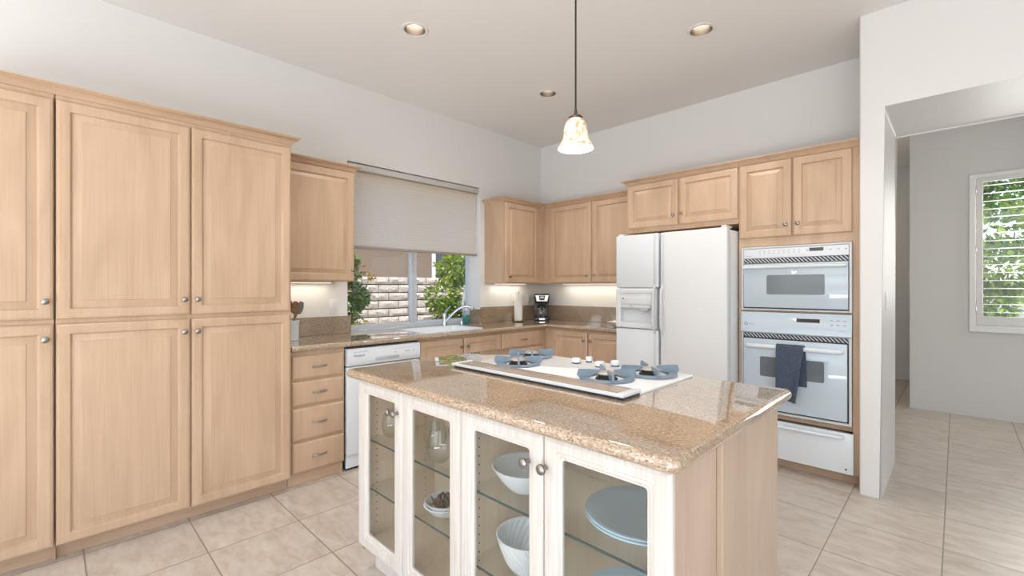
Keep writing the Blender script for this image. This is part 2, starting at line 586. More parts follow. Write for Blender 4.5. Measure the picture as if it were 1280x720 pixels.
class B:
    marks = None

    def __init__(self, M_=IDENT):
        self.bm = bmesh.new()
        self.M = M_

    def v(self, p):
        return self.bm.verts.new(self.M(*p))

    def face(self, vs):
        try:
            return self.bm.faces.new(vs)
        except ValueError:
            return None

    def box(self, x0, x1, y0, y1, z0, z1, bevel=0.0, seg=2):
        if self.marks is not None:
            self.marks.append((x0, x1, y0, y1, z0, z1))
            return self
        c = [self.v(p) for p in ((x0, y0, z0), (x1, y0, z0), (x1, y1, z0), (x0, y1, z0), (x0, y0, z1), (x1, y0, z1), (x1, y1, z1), (x0, y1, z1))]
        fs = [self.face([c[i] for i in q]) for q in ((3, 2, 1, 0), (4, 5, 6, 7), (0, 1, 5, 4), (1, 2, 6, 5), (2, 3, 7, 6), (3, 0, 4, 7))]
        if bevel > 0:
            es = list({e for f in fs for e in f.edges})
            bmesh.ops.bevel(self.bm, geom=es, offset=bevel, segments=seg, affect='EDGES', profile=0.5)
        return self

    def loops(self, rings, cap0=True, cap1=True, close=False):
        rs = [[self.v(p) for p in r] for r in rings]
        n = len(rs[0])
        pairs = list(zip(rs[:-1], rs[1:]))
        if close:
            pairs.append((rs[-1], rs[0]))
        for a, b in pairs:
            for i in range(n):
                j = (i + 1) % n
                self.face([a[i], a[j], b[j], b[i]])
        if cap0 and not close:
            self.face(rs[0][::-1])
        if cap1 and not close:
            self.face(rs[-1])
        return self

    def lathe(self, prof, o=(0, 0, 0), axis='z', seg=24, ripple=None):
        """prof: (radius, height) pairs; ends with radius 0 close to a point."""
        rs = []
        for r, h in prof:
            if r <= 1e-6:
                q = {'z': (0, 0, h), 'y': (0, h, 0), 'x': (h, 0, 0)}[axis]
                rs.append([self.v((o[0] + q[0], o[1] + q[1], o[2] + q[2]))])
            else:
                ring = []
                for i in range(seg):
                    a = 2 * PI * i / seg
                    rr = r * (1 + ripple(a, h)) if ripple else r
                    x, y = rr * math.cos(a), rr * math.sin(a)
                    q = {'z': (x, y, h), 'y': (x, h, y), 'x': (h, x, y)}[axis]
                    ring.append(self.v((o[0] + q[0], o[1] + q[1], o[2] + q[2])))
                rs.append(ring)
        for a, b in zip(rs[:-1], rs[1:]):
            if len(a) == 1 and len(b) == 1:
                continue
            for i in range(seg):
                j = (i + 1) % seg
                if len(a) == 1:
                    self.face([a[0], b[j], b[i]])
                elif len(b) == 1:
                    self.face([a[i], a[j], b[0]])
                else:
                    self.face([a[i], a[j], b[j], b[i]])
        for r in (rs[0], rs[-1]):
            if len(r) > 1 and prof[0] != prof[-1]:
                self.face(r)
        return self

    def tube(self, pts, r, seg=10, caps=True, flat=1.0):
        P = [Vector(p) for p in pts]
        n = len(P)
        rad = r if isinstance(r, (list, tuple)) else [r] * n
        t0 = (P[1] - P[0]).normalized()
        up = Vector((0, 0, 1)) if abs(t0.z) < 0.9 else Vector((1, 0, 0))
        rings = []
        for i in range(n):
            t = (P[min(i + 1, n - 1)] - P[max(i - 1, 0)]).normalized()
            s = t.cross(up)
            if s.length < 1e-4:
                s = t.cross(Vector((0, 1, 0)))
            s.normalize()
            w = s.cross(t)
            rings.append([P[i] + s * (rad[i] * math.cos(2 * PI * k / seg)) + w * (rad[i] * flat * math.sin(2 * PI * k / seg)) for k in range(seg)])
        return self.loops([[tuple(q) for q in g] for g in rings], caps, caps)

    def prism(self, poly, a0, a1, axis='z'):
        f = {'z': lambda p, h: (p[0], p[1], h), 'y': lambda p, h: (p[0], h, p[1]), 'x': lambda p, h: (h, p[0], p[1])}[axis]
        return self.loops([[f(p, a0) for p in poly], [f(p, a1) for p in poly]])

    def moulding(self, path, prof):
        """Profile (out, z) swept along a plan path; 'out' is to the right of travel."""
        rings = []
        offs = [offset_poly(path, -o, closed=False) for o, z in prof]
        for i in range(len(path)):
            rings.append([(offs[k][i][0], offs[k][i][1], prof[k][1]) for k in range(len(prof))])
        return self.loops(rings)

    def build_marks(self, name, mat, parent):
        for m_ in self.marks:
            bb_ = B(self.M)
            bb_.box(*m_)
            bb_.build(name, mat, parent)

    def build(self, name, mat, parent=None, angle=35.0, keep=False):
        bmesh.ops.remove_doubles(self.bm, verts=self.bm.verts, dist=1e-6)
        bmesh.ops.recalc_face_normals(self.bm, faces=self.bm.faces)
        base = Vector((0, 0, 0))
        p = parent
        while p is not None:
            base += p.location
            p = p.parent
        if parent is None and not keep and self.bm.verts:
            xs = [v.co for v in self.bm.verts]
            lo = Vector((min(c.x for c in xs), min(c.y for c in xs), min(c.z for c in xs)))
            hi = Vector((max(c.x for c in xs), max(c.y for c in xs), max(c.z for c in xs)))
            base = Vector(((lo.x + hi.x) / 2, (lo.y + hi.y) / 2, lo.z))
        bmesh.ops.translate(self.bm, verts=self.bm.verts, vec=-base)
        me = bpy.data.meshes.new(name)
        self.bm.to_mesh(me)
        self.bm.free()
        for pl in me.polygons:
            pl.use_smooth = True
        me.set_sharp_from_angle(angle=math.radians(angle))
        me.materials.append(mat)
        o = bpy.data.objects.new(name, me)
        col.objects.link(o)
        if parent is None:
            if not keep:
                o.location = base
        else:
            o.parent = parent
        return o


def tag(o, label, cat, group=None, kind=None):
    o['label'] = label
    o['category'] = cat
    if group:
        o['group'] = group
    if kind:
        o['kind'] = kind
    return o


def thing(name, loc, label, cat, group=None):
    o = bpy.data.objects.new(name, None)
    o.empty_display_size = 0.1
    col.objects.link(o)
    o.location = loc
    return tag(o, label, cat, group)


def structure(o, label, cat):
    return tag(o, label, cat, kind='structure')


def cut(obj, cutter_b):
    """Boolean difference, applied at once."""
    me = bpy.data.meshes.new('tmp')
    bmesh.ops.recalc_face_normals(cutter_b.bm, faces=cutter_b.bm.faces)
    bmesh.ops.translate(cutter_b.bm, verts=cutter_b.bm.verts, vec=-Vector(obj.location) if obj.parent is None else Vector((0, 0, 0)))
    cutter_b.bm.to_mesh(me)
    cutter_b.bm.free()
    c = bpy.data.objects.new('tmp', me)
    col.objects.link(c)
    c.matrix_world = Matrix.Translation(obj.location)
    md = obj.modifiers.new('cut', 'BOOLEAN')
    md.operation = 'DIFFERENCE'
    md.solver = 'EXACT'
    md.object = c
    bpy.context.view_layer.update()
    dg = bpy.context.evaluated_depsgraph_get()
    new = bpy.data.meshes.new_from_object(obj.evaluated_get(dg))
    obj.modifiers.clear()
    obj.data = new
    bpy.data.objects.remove(c)


def text(name, body, size, loc, rot, mat, parent, extrude=0.0004):
    cu = bpy.data.curves.new(name, 'FONT')
    cu.body = body
    cu.size = size
    cu.extrude = extrude
    cu.align_x = 'CENTER'
    cu.align_y = 'CENTER'
    cu.materials.append(mat)
    tmp = bpy.data.objects.new(name, cu)
    col.objects.link(tmp)
    bpy.context.view_layer.update()
    me = bpy.data.meshes.new_from_object(tmp.evaluated_get(bpy.context.evaluated_depsgraph_get()))
    bpy.data.objects.remove(tmp)
    o = bpy.data.objects.new(name, me)
    col.objects.link(o)
    o.parent = parent
    base = Vector((0, 0, 0))
    p = parent
    while p is not None:
        base += p.location
        p = p.parent
    o.location = Vector(loc) - base
    o.rotation_euler = rot
    return o


# ------------------------------------------------------------------ cabinet joinery
KNOB = [(0.0, 0.0), (0.007, 0.0), (0.0055, 0.010), (0.006, 0.013), (0.0125, 0.017), (0.0148, 0.021), (0.0135, 0.026), (0.008, 0.0295), (0.0, 0.0305)]


def knob(M_, u, d, z, parent, s=1.0):
    b = B(M_)
    b.lathe([(r * s, h * s) for r, h in KNOB], (u, d, z), 'y', 16)
    return b.build('knob', M['pewter'], parent)


def pull(M_, u, d, z, parent, w=0.088):
    b = B(M_)
    pts, rad = [], []
    for i in range(13):
        t = i / 12
        x = u + (t - 0.5) * w
        y = d + 0.002 + 0.021 * (math.sin(PI * t) ** 0.55)
        pts.append((x, y, z))
        rad.append(0.0042 + 0.0018 * math.sin(PI * t))
    b.tube(pts, rad, 8)
    for s in (-1, 1):
        b.lathe([(0, 0), (0.0075, 0), (0.0075, 0.003), (0.004, 0.006), (0, 0.006)], (u + s * w / 2, d, z), 'y', 12)
    return b.build('pull', M['pewter'], parent)


def raised_door(name, parent, M_, u0, u1, z0, z1, mat, t=0.02, fw=0.048, bev=0.030, knob_at=None):
    b = B(M_)
    prof = [(0, 0.001), (0, t - 0.008), (0.004, t - 0.003), (0.009, t - 0.0015), (0.011, t), (fw - 0.002, t), (fw + 0.003, t - 0.002),
            (fw + 0.005, t - 0.010), (fw + 0.009, t - 0.0125), (fw + 0.010 + bev, t - 0.003), (fw + 0.0115 + bev, t - 0.0005)]
    b.loops([[(p[0], d, p[1]) for p in rrect(u0 + i, u1 - i, z0 + i, z1 - i)] for i, d in prof])
    o = b.build(name, mat, parent, angle=25)
    if knob_at:
        knob(M_, knob_at[0], t, knob_at[1], o)
    return o


def drawer_front(parent, M_, u0, u1, z0, z1, mat, t=0.02, pull_at=True):
    b = B(M_)
    prof = [(0, 0.001), (0, t - 0.010), (0.005, t - 0.005), (0.010, t - 0.002), (0.016, t)]
    b.loops([[(p[0], d, p[1]) for p in rrect(u0 + i, u1 - i, z0 + i, z1 - i)] for i, d in prof])
    o = b.build('drawer', mat, parent, angle=25)
    if pull_at:
        pull(M_, (u0 + u1) / 2, t, (z0 + z1) / 2, o)
    return o


CROWN = [(-0.012, 0.0), (0.006, 0.0), (0.008, 0.006), (0.012, 0.010), (0.018, 0.020), (0.030, 0.029), (0.036, 0.031), (0.040, 0.036), (0.046, 0.038), (0.046, 0.045), (-0.012, 0.045)]


def crown(parent, path, z):
    b = B()
    b.moulding(path, [(o, z + h) for o, h in CROWN])
    return b.build('crown_molding', M['maple_h'], parent, angle=30)


# ================================================================== SETTING
HY = 6.65                              # hall window wall
XW, YB, ZC = -3.71, 4.29, 3.07        # left wall, back wall, ceiling
CT = 0.94                             # counter top

# floor
b = B()
b.box(-3.95, 3.4, -4.7, HY + 0.16, -0.12, 0.0)
b.box(-2.4, -0.21, HY + 0.16, 8.8, -0.12, 0.0)
structure(b.build('floor', M['floor']), 'beige square ceramic floor tiles with darker grout lines', 'floor')

# ceiling with holes for the recessed cans
LIGHTS = [(-2.616, 1.724), (-1.236, 3.087), (-2.622, 3.13)]
b = B()
b.box(-3.95, 3.4, -4.7, 4.295, ZC, ZC + 0.2)
ceil_o = b.build('ceiling', M['ceiling'])
cb = B()
for x, y in LIGHTS:
    cb.lathe([(0, -0.05), (0.072, -0.05), (0.072, 0.15), (0, 0.15)], (x, y, ZC), 'z', 32)
cut(ceil_o, cb)
structure(ceil_o, 'flat off-white painted kitchen ceiling', 'ceiling')

# left wall with the window opening
WY0, WY1, WZ0, WZ1 = 1.772, 3.277, 0.90, 2.412
b = B()
b.box(-3.93, XW, -4.7, WY0, 0, ZC)
b.box(-3.93, XW, WY1, 4.5, 0, ZC)
b.box(-3.93, XW, WY0, WY1, 0, WZ0)
b.box(-3.93, XW, WY0, WY1, WZ1, ZC)
structure(b.build('wall_left', M['wall']), 'off-white wall behind the tall cabinets and around the sink window', 'wall')
# back wall
b = B()
b.box(XW, -0.449, YB, 4.5, 0, ZC + 0.2)
structure(b.build('wall_back', M['wall']), 'off-white wall above the refrigerator and ovens', 'wall')
# wall end with the passage opening, soft rounded corners
b = B()
b.prism([(-0.449, 0), (-0.335, 0), (-0.335, 2.475), (1.9, 2.475), (1.9, 0), (3.2, 0), (3.2, ZC + 0.2), (-0.449, ZC + 0.2)], 3.65, 4.5, 'y')
es = []
for e in b.bm.edges:
    a, c = e.verts[0].co, e.verts[1].co
    if abs(a.z - c.z) > 1.0 and abs(a.x - c.x) < 1e-4 and a.x < 0:
        es.append(e)
    elif abs(a.z - 2.475) < 1e-4 and abs(c.z - 2.475) < 1e-4:
        es.append(e)
bmesh.ops.bevel(b.bm, geom=es, offset=0.014, segments=4, affect='EDGES', profile=0.5)
structure(b.build('wall_passage', M['wall_gloss'], angle=40), 'white wall end and header over the passage to the hall', 'wall')
# room behind the camera (openings are where the daylight comes in)
b = B()
b.box(-3.71, -3.0, -4.7, -4.5, 0, ZC)
b.box(1.8, 3.2, -4.7, -4.5, 0, ZC)
b.box(-3.0, 1.8, -4.7, -4.5, 2.55, ZC)
structure(b.build('wall_rear', M['wall']), 'off-white wall behind the viewer with a wide opening', 'wall')
b = B()
b.box(3.2, 3.4, -4.7, -2.8, 0, ZC)
b.box(3.2, 3.4, 1.0, HY + 0.16, 0, ZC + 0.2)
b.box(3.2, 3.4, -2.8, 1.0, 2.55, ZC)
b.box(3.2, 3.4, -2.8, 1.0, 0, 0.25)
structure(b.build('wall_right', M['wall']), 'off-white wall on the far right of the room', 'wall')
# hall
b = B()
HX0, HX1, HZ0, HZ1 = 0.13, 1.42, 0.96, 2.45
b.box(-0.372, HX0, HY, HY + 0.16, 0, ZC)
b.box(HX1, 3.2, HY, HY + 0.16, 0, ZC)
b.box(HX0, HX1, HY, HY + 0.16, 0, HZ0)
b.box(HX0, HX1, HY, HY + 0.16, HZ1, ZC)
b.box(-0.372, -0.21, HY + 0.16, 8.6, 0, ZC)
structure(b.build('wall_hall', M['wall']), 'grey-white hall wall around the shuttered window', 'wall')
b = B()
b.box(-2.2, -0.21, 8.6, 8.8, 0, ZC)
b.box(-2.4, -2.2, 4.5, 8.8, 0, ZC)
structure(b.build('wall_hall_end', M['wall']), 'shadowed wall at the far end of the hall', 'wall')
b = B()
b.box(-2.4, 3.4, 4.5, HY + 0.16, ZC, ZC + 0.2)
b.box(-2.4, -0.21, HY + 0.16, 8.8, ZC, ZC + 0.2)
structure(b.build('ceiling_hall', M['ceiling']), 'ceiling of the hall', 'ceiling')

# ---- window 1 over the sink
w1 = bpy.data.objects.new('window_1', None)
col.objects.link(w1)
w1.location = (-3.88, 2.52, CT)
structure(w1, 'sliding window above the sink with a pale blue-grey vinyl frame', 'window')
fx0, fx1 = -3.925, -3.865
b = B()
b.box(fx0, fx1, WY0, WY0 + 0.035, CT, WZ1)
b.box(fx0, fx1, WY1 - 0.030, WY1, CT, WZ1)
b.box(fx0, fx1, WY0 + 0.035, WY1 - 0.03, CT, CT + 0.032)
b.box(fx0, fx1, WY0 + 0.035, WY1 - 0.03, WZ1 - 0.035, WZ1)
b.build('window_frame', M['vinyl'], w1)
b = B()
b.box(-3.905, -3.868, 2.497, 2.530, CT + 0.032, WZ1 - 0.035, 0.003)
b.box(-3.900, -3.872, WY0 + 0.035, WY0 + 0.06, CT + 0.032, WZ1 - 0.035)
b.box(-3.900, -3.872, WY0 + 0.06, 2.497, CT + 0.032, CT + 0.046)
b.box(-3.868, -3.858, 2.503, 2.514, 1.16, 1.25, 0.002)
b.build('sash', M['vinyl'], w1)
b = B()
b.box(-3.922, -3.885, 2.532, 2.585, CT + 0.032, WZ1 - 0.035, 0.003)
b.box(-3.918, -3.89, 2.585, WY1 - 0.03, CT + 0.032, CT + 0.050)
b.build('sash', M['vinyl'], w1)
b = B()
b.box(-3.888, -3.884, WY0 + 0.06, 2.497, CT + 0.046, WZ1 - 0.035)
b.build('pane', M['window_glass'], w1)
b = B()
b.box(-3.906, -3.902, 2.585, WY1 - 0.03, CT + 0.05, WZ1 - 0.035)
b.build('pane', M['window_glass'], w1)

# ---- window 2: hall window with plantation shutter
w2 = bpy.data.objects.new('window_2', None)
col.objects.link(w2)
w2.location = (0.78, HY, HZ0)
structure(w2, 'hall window with a white louvered plantation shutter', 'window')
Mh = on_back(HY)


def ring(M_, outer, inner, prof_out, prof_in, r=0.0, k=1):
    """Flat frame: outer and inner rectangle joined into a closed ring with depth d0..d1."""
    bb = B(M_)
    u0, u1, z0, z1 = outer
    a0, a1, c0, c1 = inner
    rings = [[(p[0], d, p[1]) for p in rrect(u0 + i, u1 - i, z0 + i, z1 - i, 0.0004, k)] for i, d in prof_out]
    rings += [[(p[0], d, p[1]) for p in rrect(a0 - i, a1 + i, c0 - i, c1 + i, max(r + i, 0.0004), k)] for i, d in prof_in]
    bb.loops(rings, close=True)
    return bb


ring(Mh, (0.085, 1.465, 0.868, 2.49), (HX0 + 0.01, HX1 - 0.01, HZ0 - 0.02, HZ1 - 0.005),
     [(0, 0.001), (0, 0.018), (0.010, 0.026), (0.02, 0.022)], [(0.012, 0.022), (0.006, 0.018), (0, 0.015), (0, 0.001)]).build('casing', M['white_trim'], w2)
mid = 0.775
for a, c in ((HX0 + 0.012, mid - 0.002), (mid + 0.002, HX1 - 0.012)):
    st = 0.048
    lo, hi = 1.035, 2.402
    sh = ring(Mh, (a, c, HZ0 - 0.018, HZ1 - 0.007), (a + st, c - st, lo, hi), [(0, -0.022), (0, 0.008), (0.004, 0.012)], [(0.004, 0.012), (0, 0.008), (0, -0.022)])
    sho = sh.build('shutter_panel', M['white_trim'], w2)
    b = B(Mh)
    nl = 17
    for i in range(nl):
        z = lo + (i + 0.5) * (hi - lo) / nl
        pts = []
        for q in range(12):
            t = 2 * PI * q / 12
            e, f_ = 0.025 * math.cos(t), 0.0042 * math.sin(t)
            ang = math.radians(1)
            pts.append((-0.006 + e * math.cos(ang) - f_ * math.sin(ang), z + e * math.sin(ang) + f_ * math.cos(ang)))
        b.loops([[(a + st + 0.001, p[0], p[1]) for p in pts], [(c - st - 0.001, p[0], p[1]) for p in pts]])
    b.build('louvers', M['white_trim'], sho)
    b = B(Mh)
    edge = a if a < mid - 0.3 else c
    for z in (1.10, 1.72, 2.33):
        b.box(edge - 0.006, edge + 0.006, 0.010, 0.019, z - 0.032, z + 0.032, 0.002)
    b.build('hinges', M['steel'], sho)
b = B()
b.box(HX0, HX1, HY + 0.10, HY + 0.105, HZ0, HZ1)
b.build('pane', M['window_glass'], w2)

# ================================================================== PANTRY WALL (left)
Mp = on_left(-3.095)
CARC_T = 2.257


def pantry(y0, y1, label, doors, side):
    t = thing('pantry_cabinet', (-3.40, (y0 + y1) / 2, 0), label, 'cabinet')
    b = B()
    b.box(XW + 0.002, -3.095, y0, y1, 0.085, CARC_T)
    if not side:
        b.box(XW + 0.002, -3.14, y1, y1 + 0.0055, 0.0, CARC_T + 0.02)
    b.build('body', M['maple'], t)
    b = B()
    b.box(XW + 0.002, -3.165, y0, y1, 0.0, 0.085)
    b.build('toe_kick', M['maple_h'], t)
    for u0, u1, ku in doors:
        raised_door('door', t, Mp, u0, u1, 1.176, 2.232, M['maple'], fw=0.046, bev=0.033, knob_at=(ku, 1.262))
        raised_door('door', t, Mp, u0, u1, 0.088, 1.153, M['maple'], fw=0.046, bev=0.033, knob_at=(ku, 1.082))
    path = [(-3.075 - 0.018, y0), (-3.075 - 0.018, y1)]
    if side:
        path = [(-3.093, y0 - 0.0055), (-3.093, y1), (XW + 0.002, y1)]
    bb = B()
    bb.moulding(path, [(o, CARC_T + h) for o, h in CROWN])
    bb.build('crown_molding', M['maple_h'], t, angle=30)
    return t


pantry(-0.545, 0.0090, 'tall maple pantry cabinet cut by the left edge of the photo', [(-0.53, 0.0075, -0.020)], False)
pantry(0.0150, 1.094, 'tall two-column maple pantry cabinet beside the four-drawer stack', [(0.0165, 0.549, 0.521), (0.556, 1.086, 0.582)], True)

# ================================================================== LEFT RUN, BASE
Mb = on_left(-3.14)
KZ = 0.085
BT = 0.90            # top of base cabinets
b_kick = -3.165


def base_box(t, x0, x1, y0, y1, kick, mat='maple'):
    b = B()
    b.box(x0, x1, y0, y1, KZ, BT - 0.001)
    b.build('body', M[mat], t)
    b = B()
    b.box(*kick, 0, KZ)
    b.build('toe_kick', M['maple_h'], t)


t = thing('drawer_cabinet', (-3.4, 1.29, 0), 'maple base cabinet with four drawers between the pantry and dishwasher', 'cabinet')
base_box(t, XW + 0.002, -3.14, 1.098, 1.474, (XW + 0.002, b_kick, 1.098, 1.474))
for z0, z1 in ((0.712, 0.870), (0.536, 0.697), (0.306, 0.520), (0.088, 0.290)):
    drawer_front(t, Mb, 1.114, 1.468, z0, z1, M['maple'])

# dishwasher
t = thing('dishwasher', (-3.4, 1.79, 0), 'white dishwasher under the counter left of the sink cabinet', 'dishwasher')
b = B()
b.box(XW + 0.05, -3.16, 1.482, 2.098, 0.05, 0.895)
b.build('body', M['dark_plastic'], t)
b = B(on_left(-3.16))
b.box(1.486, 2.094, 0.001, 0.045, 0.118, 0.752, 0.006)
b.build('door', M['appliance'], t)
b = B(on_left(-3.16))
pr = [(0.001, 0.760), (0.048, 0.760), (0.058, 0.775), (0.060, 0.800), (0.056, 0.874), (0.050, 0.884), (0.001, 0.886)]
b.loops([[(u, d, z) for d, z in pr] for u in (1.486, 2.094)])
cp = b.build('control_panel', M['appliance'], t)
b = B(on_left(-3.16))
b.box(1.700, 1.900, 0.057, 0.0625, 0.783, 0.806, 0.004)
b.build('handle_recess', M['grey_plastic'], cp)
dwx = -3.16 + 0.0595
text('brand_lettering', 'Whirlpool', 0.021, (dwx + 0.0005, 1.570, 0.832), (PI / 2, 0, PI / 2), M['ink'], cp)
b = B(on_left(-3.16))
b.marks = []
for i in range(8):
    b.box(1.530 + i * 0.014, 1.540 + i * 0.014, 0.055, 0.0588, 0.857, 0.861)
for i in range(9):
    b.box(1.850 + i * 0.021, 1.862 + i * 0.021, 0.056, 0.0588, 0.853, 0.856)
for i, u in enumerate((1.865, 1.955, 1.970, 1.985, 2.03)):
    b.box(u, u + 0.011, 0.057, 0.0593, 0.826, 0.834)
b.build_marks('printed_symbol', M['ink_pale'], cp)
b = B(on_left(-3.16))
b.box(1.490, 2.090, 0.001, 0.020, 0.018, 0.112, 0.003)
b.build('kick_plate', M['appliance'], t)
b = B(on_left(-3.16))
b.box(1.500, 2.080, -0.05, -0.001, 0.0, 0.05)
b.build('foot_rail', M['dark_plastic'], t)

# sink base
t = thing('sink_cabinet', (-3.4, 2.57, 0), 'two-door maple base cabinet under the kitchen sink', 'cabinet')
base_box(t, XW + 0.002, -3.14, 2.104, 2.125, (XW + 0.002, b_kick, 2.104, 3.028))
b = B()
b.box(XW + 0.002, -3.14, 3.005, 3.028, KZ, BT - 0.001)
b.box(XW + 0.002, -3.14, 2.125, 3.005, KZ, KZ + 0.02)
b.box(-3.16, -3.14, 2.125, 3.005, KZ + 0.02, BT - 0.001)
b.build('face_frame', M['maple'], t)
raised_door('door', t, Mb, 2.110, 2.560, 0.09, 0.880, M['maple'], knob_at=(2.528, 0.805))
raised_door('door', t, Mb, 2.574, 3.022, 0.09, 0.880, M['maple'], knob_at=(2.606, 0.805))

# corner drawer cabinet
t = thing('drawer_cabinet', (-3.4, 3.4, 0), 'maple base cabinet with drawers in the corner below the paper towels', 'cabinet')
base_box(t, XW + 0.002, -3.14, 3.032, 4.286, (XW + 0.002, b_kick, 3.032, 4.286))
for z0, z1 in ((0.728, 0.880), (0.54, 0.713), (0.31, 0.525), (0.09, 0.295)):
    drawer_front(t, Mb, 3.046, 3.648, z0, z1, M['maple'])

# back run base
Mk = on_back(3.71)
t = thing('base_cabinet', (-2.66, 4.0, 0), 'two-door maple base cabinet between the corner and the refrigerator', 'cabinet')
base_box(t, -3.137, -2.185, 3.71, 4.286, (-3.137, -2.185, 3.785, 4.286))
raised_door('door', t, Mk, -3.028, -2.594, 0.09, 0.882, M['maple'], knob_at=(-2.625, 0.805))
raised_door('door', t, Mk, -2.580, -2.19, 0.09, 0.882, M['maple'], knob_at=(-2.55, 0.805))

# ---- worktop (L shaped, bullnose, runs into the window recess as its sill)
top = thing('worktop', (-3.4, 3.0, BT), 'L-shaped speckled tan granite worktop along the window and back walls', 'worktop')
pts = [(XW + 0.002, 1.100), (-3.092, 1.100), (-3.092, 3.672), (-2.178, 3.672), (-2.178, YB - 0.002), (XW + 0.002, YB - 0.002),
       (XW + 0.002, WY1 - 0.002), (-3.862, WY1 - 0.002), (-3.862, WY0 + 0.002), (XW + 0.002, WY0 + 0.002)]
R = 0.019
rings = []
for a in range(-90, 91, 22):
    aa = math.radians(min(a, 90))
    rings.append([(p[0], p[1], CT - R + R * math.sin(aa)) for p in offset_poly(pts, R - R * math.cos(aa))])
rings.append([(p[0], p[1], CT) for p in offset_poly(pts, R)])
b = B()
b.loops(rings)
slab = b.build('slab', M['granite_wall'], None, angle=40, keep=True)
cb = B()
SX0, SX1, SY0, SY1 = -3.63, -3.19, 2.20, 2.87
cb.box(SX0 + 0.012, SX1 - 0.012, SY0 + 0.012, SY1 - 0.012, 0.85, 1.0)
cut(slab, cb)
for pl in slab.data.polygons:
    pl.use_smooth = True
slab.data.set_sharp_from_angle(angle=math.radians(40))
slab.parent = top
slab.location = -Vector(top.location)
splash = [('b', (XW + 0.002, XW + 0.022, 1.100, WY0 + 0.022, CT, CT + 0.148)),
          ('b', (XW + 0.002, XW + 0.022, WY1, YB - 0.024, CT, CT + 0.172)),
          ('b', (XW + 0.002, -2.178, YB - 0.022, YB - 0.002, CT, CT + 0.172)),
          ('b', (-3.862, XW + 0.022, WY1 - 0.020, WY1 - 0.002, CT, CT + 0.150))]
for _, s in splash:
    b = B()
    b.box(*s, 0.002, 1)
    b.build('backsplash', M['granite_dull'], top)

# ---- sink
t = thing('sink', ((SX0 + SX1) / 2, (SY0 + SY1) / 2, CT), 'white sink set in the granite below the window', 'sink')
k = 5
prof = [(0.0, 0.001, 0.03), (0.003, 0.007, 0.03), (0.012, 0.008, 0.03), (0.026, 0.004, 0.035), (0.030, -0.01, 0.04), (0.042, -0.034, 0.06), (0.07, -0.0355, 0.06)]
b = B()
b.loops([[(p[0], p[1], CT + z) for p in rrect(SX0 + i, SX1 - i, SY0 + i, SY1 - i, r, k)] for i, z, r in prof], cap0=False)
b.build('basin', M['appliance'], t, angle=50)
b = B()
b.lathe([(0, 0), (0.04, 0), (0.042, 0.003), (0.03, 0.004), (0.02, 0.001), (0, 0.001)], (-3.41, 2.53, CT - 0.0352), 'z', 20)
b.build('drain', M['chrome'], t)

# ---- faucet
t = thing('faucet', (-3.655, 2.76, CT), 'chrome single-lever faucet behind the white sink', 'faucet')
b = B()
b.loops([[(p[0], p[1], CT + z) for p in rrect(-3.685 + i, -3.637 - i, 2.62 + i, 2.90 - i, 0.023, 6)] for i, z in ((0, 0.0005), (0, 0.006), (0.004, 0.010))])
b.build('escutcheon', M['chrome'], t, angle=50)
b = B()
b.lathe([(0, 0), (0.026, 0), (0.024, 0.03), (0.021, 0.07), (0.022, 0.10), (0.020, 0.115), (0.012, 0.122), (0, 0.124)], (-3.66, 2.76, CT + 0.010), 'z', 20)
b.build('faucet_body', M['chrome'], t)
b = B()
sp = []
for i in range(13):
    q = i / 12
    L = 0.27 * q
    z = CT + 0.045 + 0.165 * math.sin(q * PI * 0.62) - 0.015 * q
    sp.append((-3.65 + L * 0.74, 2.765 + L * 0.67, z))
b.tube(sp, [0.0145 - 0.003 * (i / 12) for i in range(13)], 12)
e = sp[-1]
b.lathe([(0, 0.012), (0.014, 0.010), (0.0155, -0.018), (0.013, -0.022), (0, -0.022)], (e[0], e[1], e[2]), 'z', 14)
b.build('spout', M['chrome'], t)
b = B()
b.tube([(-3.66, 2.76, CT + 0.13), (-3.66, 2.775, CT + 0.150), (-3.655, 2.80, CT + 0.175), (-3.65, 2.825, CT + 0.198)], [0.012, 0.011, 0.009, 0.010], 10, flat=0.7)
b.build('lever', M['chrome'], t)

# ---- soap pump + soap bottle
t = thing('soap_dispenser', (-3.62, 2.985, CT), 'small chrome soap pump on the granite right of the faucet', 'soap dispenser')
b = B()
b.lathe([(0, 0), (0.02, 0), (0.020, 0.004), (0.014, 0.010), (0.013, 0.045), (0.011, 0.05), (0, 0.052)], (-3.62, 2.945, CT + 0.0005), 'z', 16)
b.build('base', M['chrome'], t)
t = thing('soap_bottle', (-3.77, 3.13, CT), 'clear bottle of teal dish soap in the window recess corner', 'bottle')
b = B()
bx, by = -3.77, 3.13
b.loops([[(p[0], p[1], CT + z) for p in rrect(bx - 0.028 + i, bx + 0.028 - i, by - 0.038 + i, by + 0.038 - i, 0.022, 5)] for i, z in ((0.004, 0.002), (0, 0.008), (0, 0.085), (0.002, 0.092))])
b.build('soap', M['teal'], t, angle=50)
b = B()
b.loops([[(p[0], p[1], CT + z) for p in rrect(bx - 0.03 + i, bx + 0.03 - i, by - 0.04 + i, by + 0.04 - i, 0.024 - i * 0.3, 5)] for i, z in ((0.004, 0.001), (0, 0.007), (0, 0.105), (0.006, 0.125), (0.017, 0.140))])
b.build('bottle', M['clear'], t, angle=50)
b = B()
b.lathe([(0, 0.140), (0.014, 0.140), (0.013, 0.165), (0.005, 0.172), (0, 0.172)], (bx, by, CT), 'z', 14)
b.build('cap', M['white_trim'], t)

# ================================================================== WALL CABINETS
UZ0, UZ1 = 1.375, 2.236


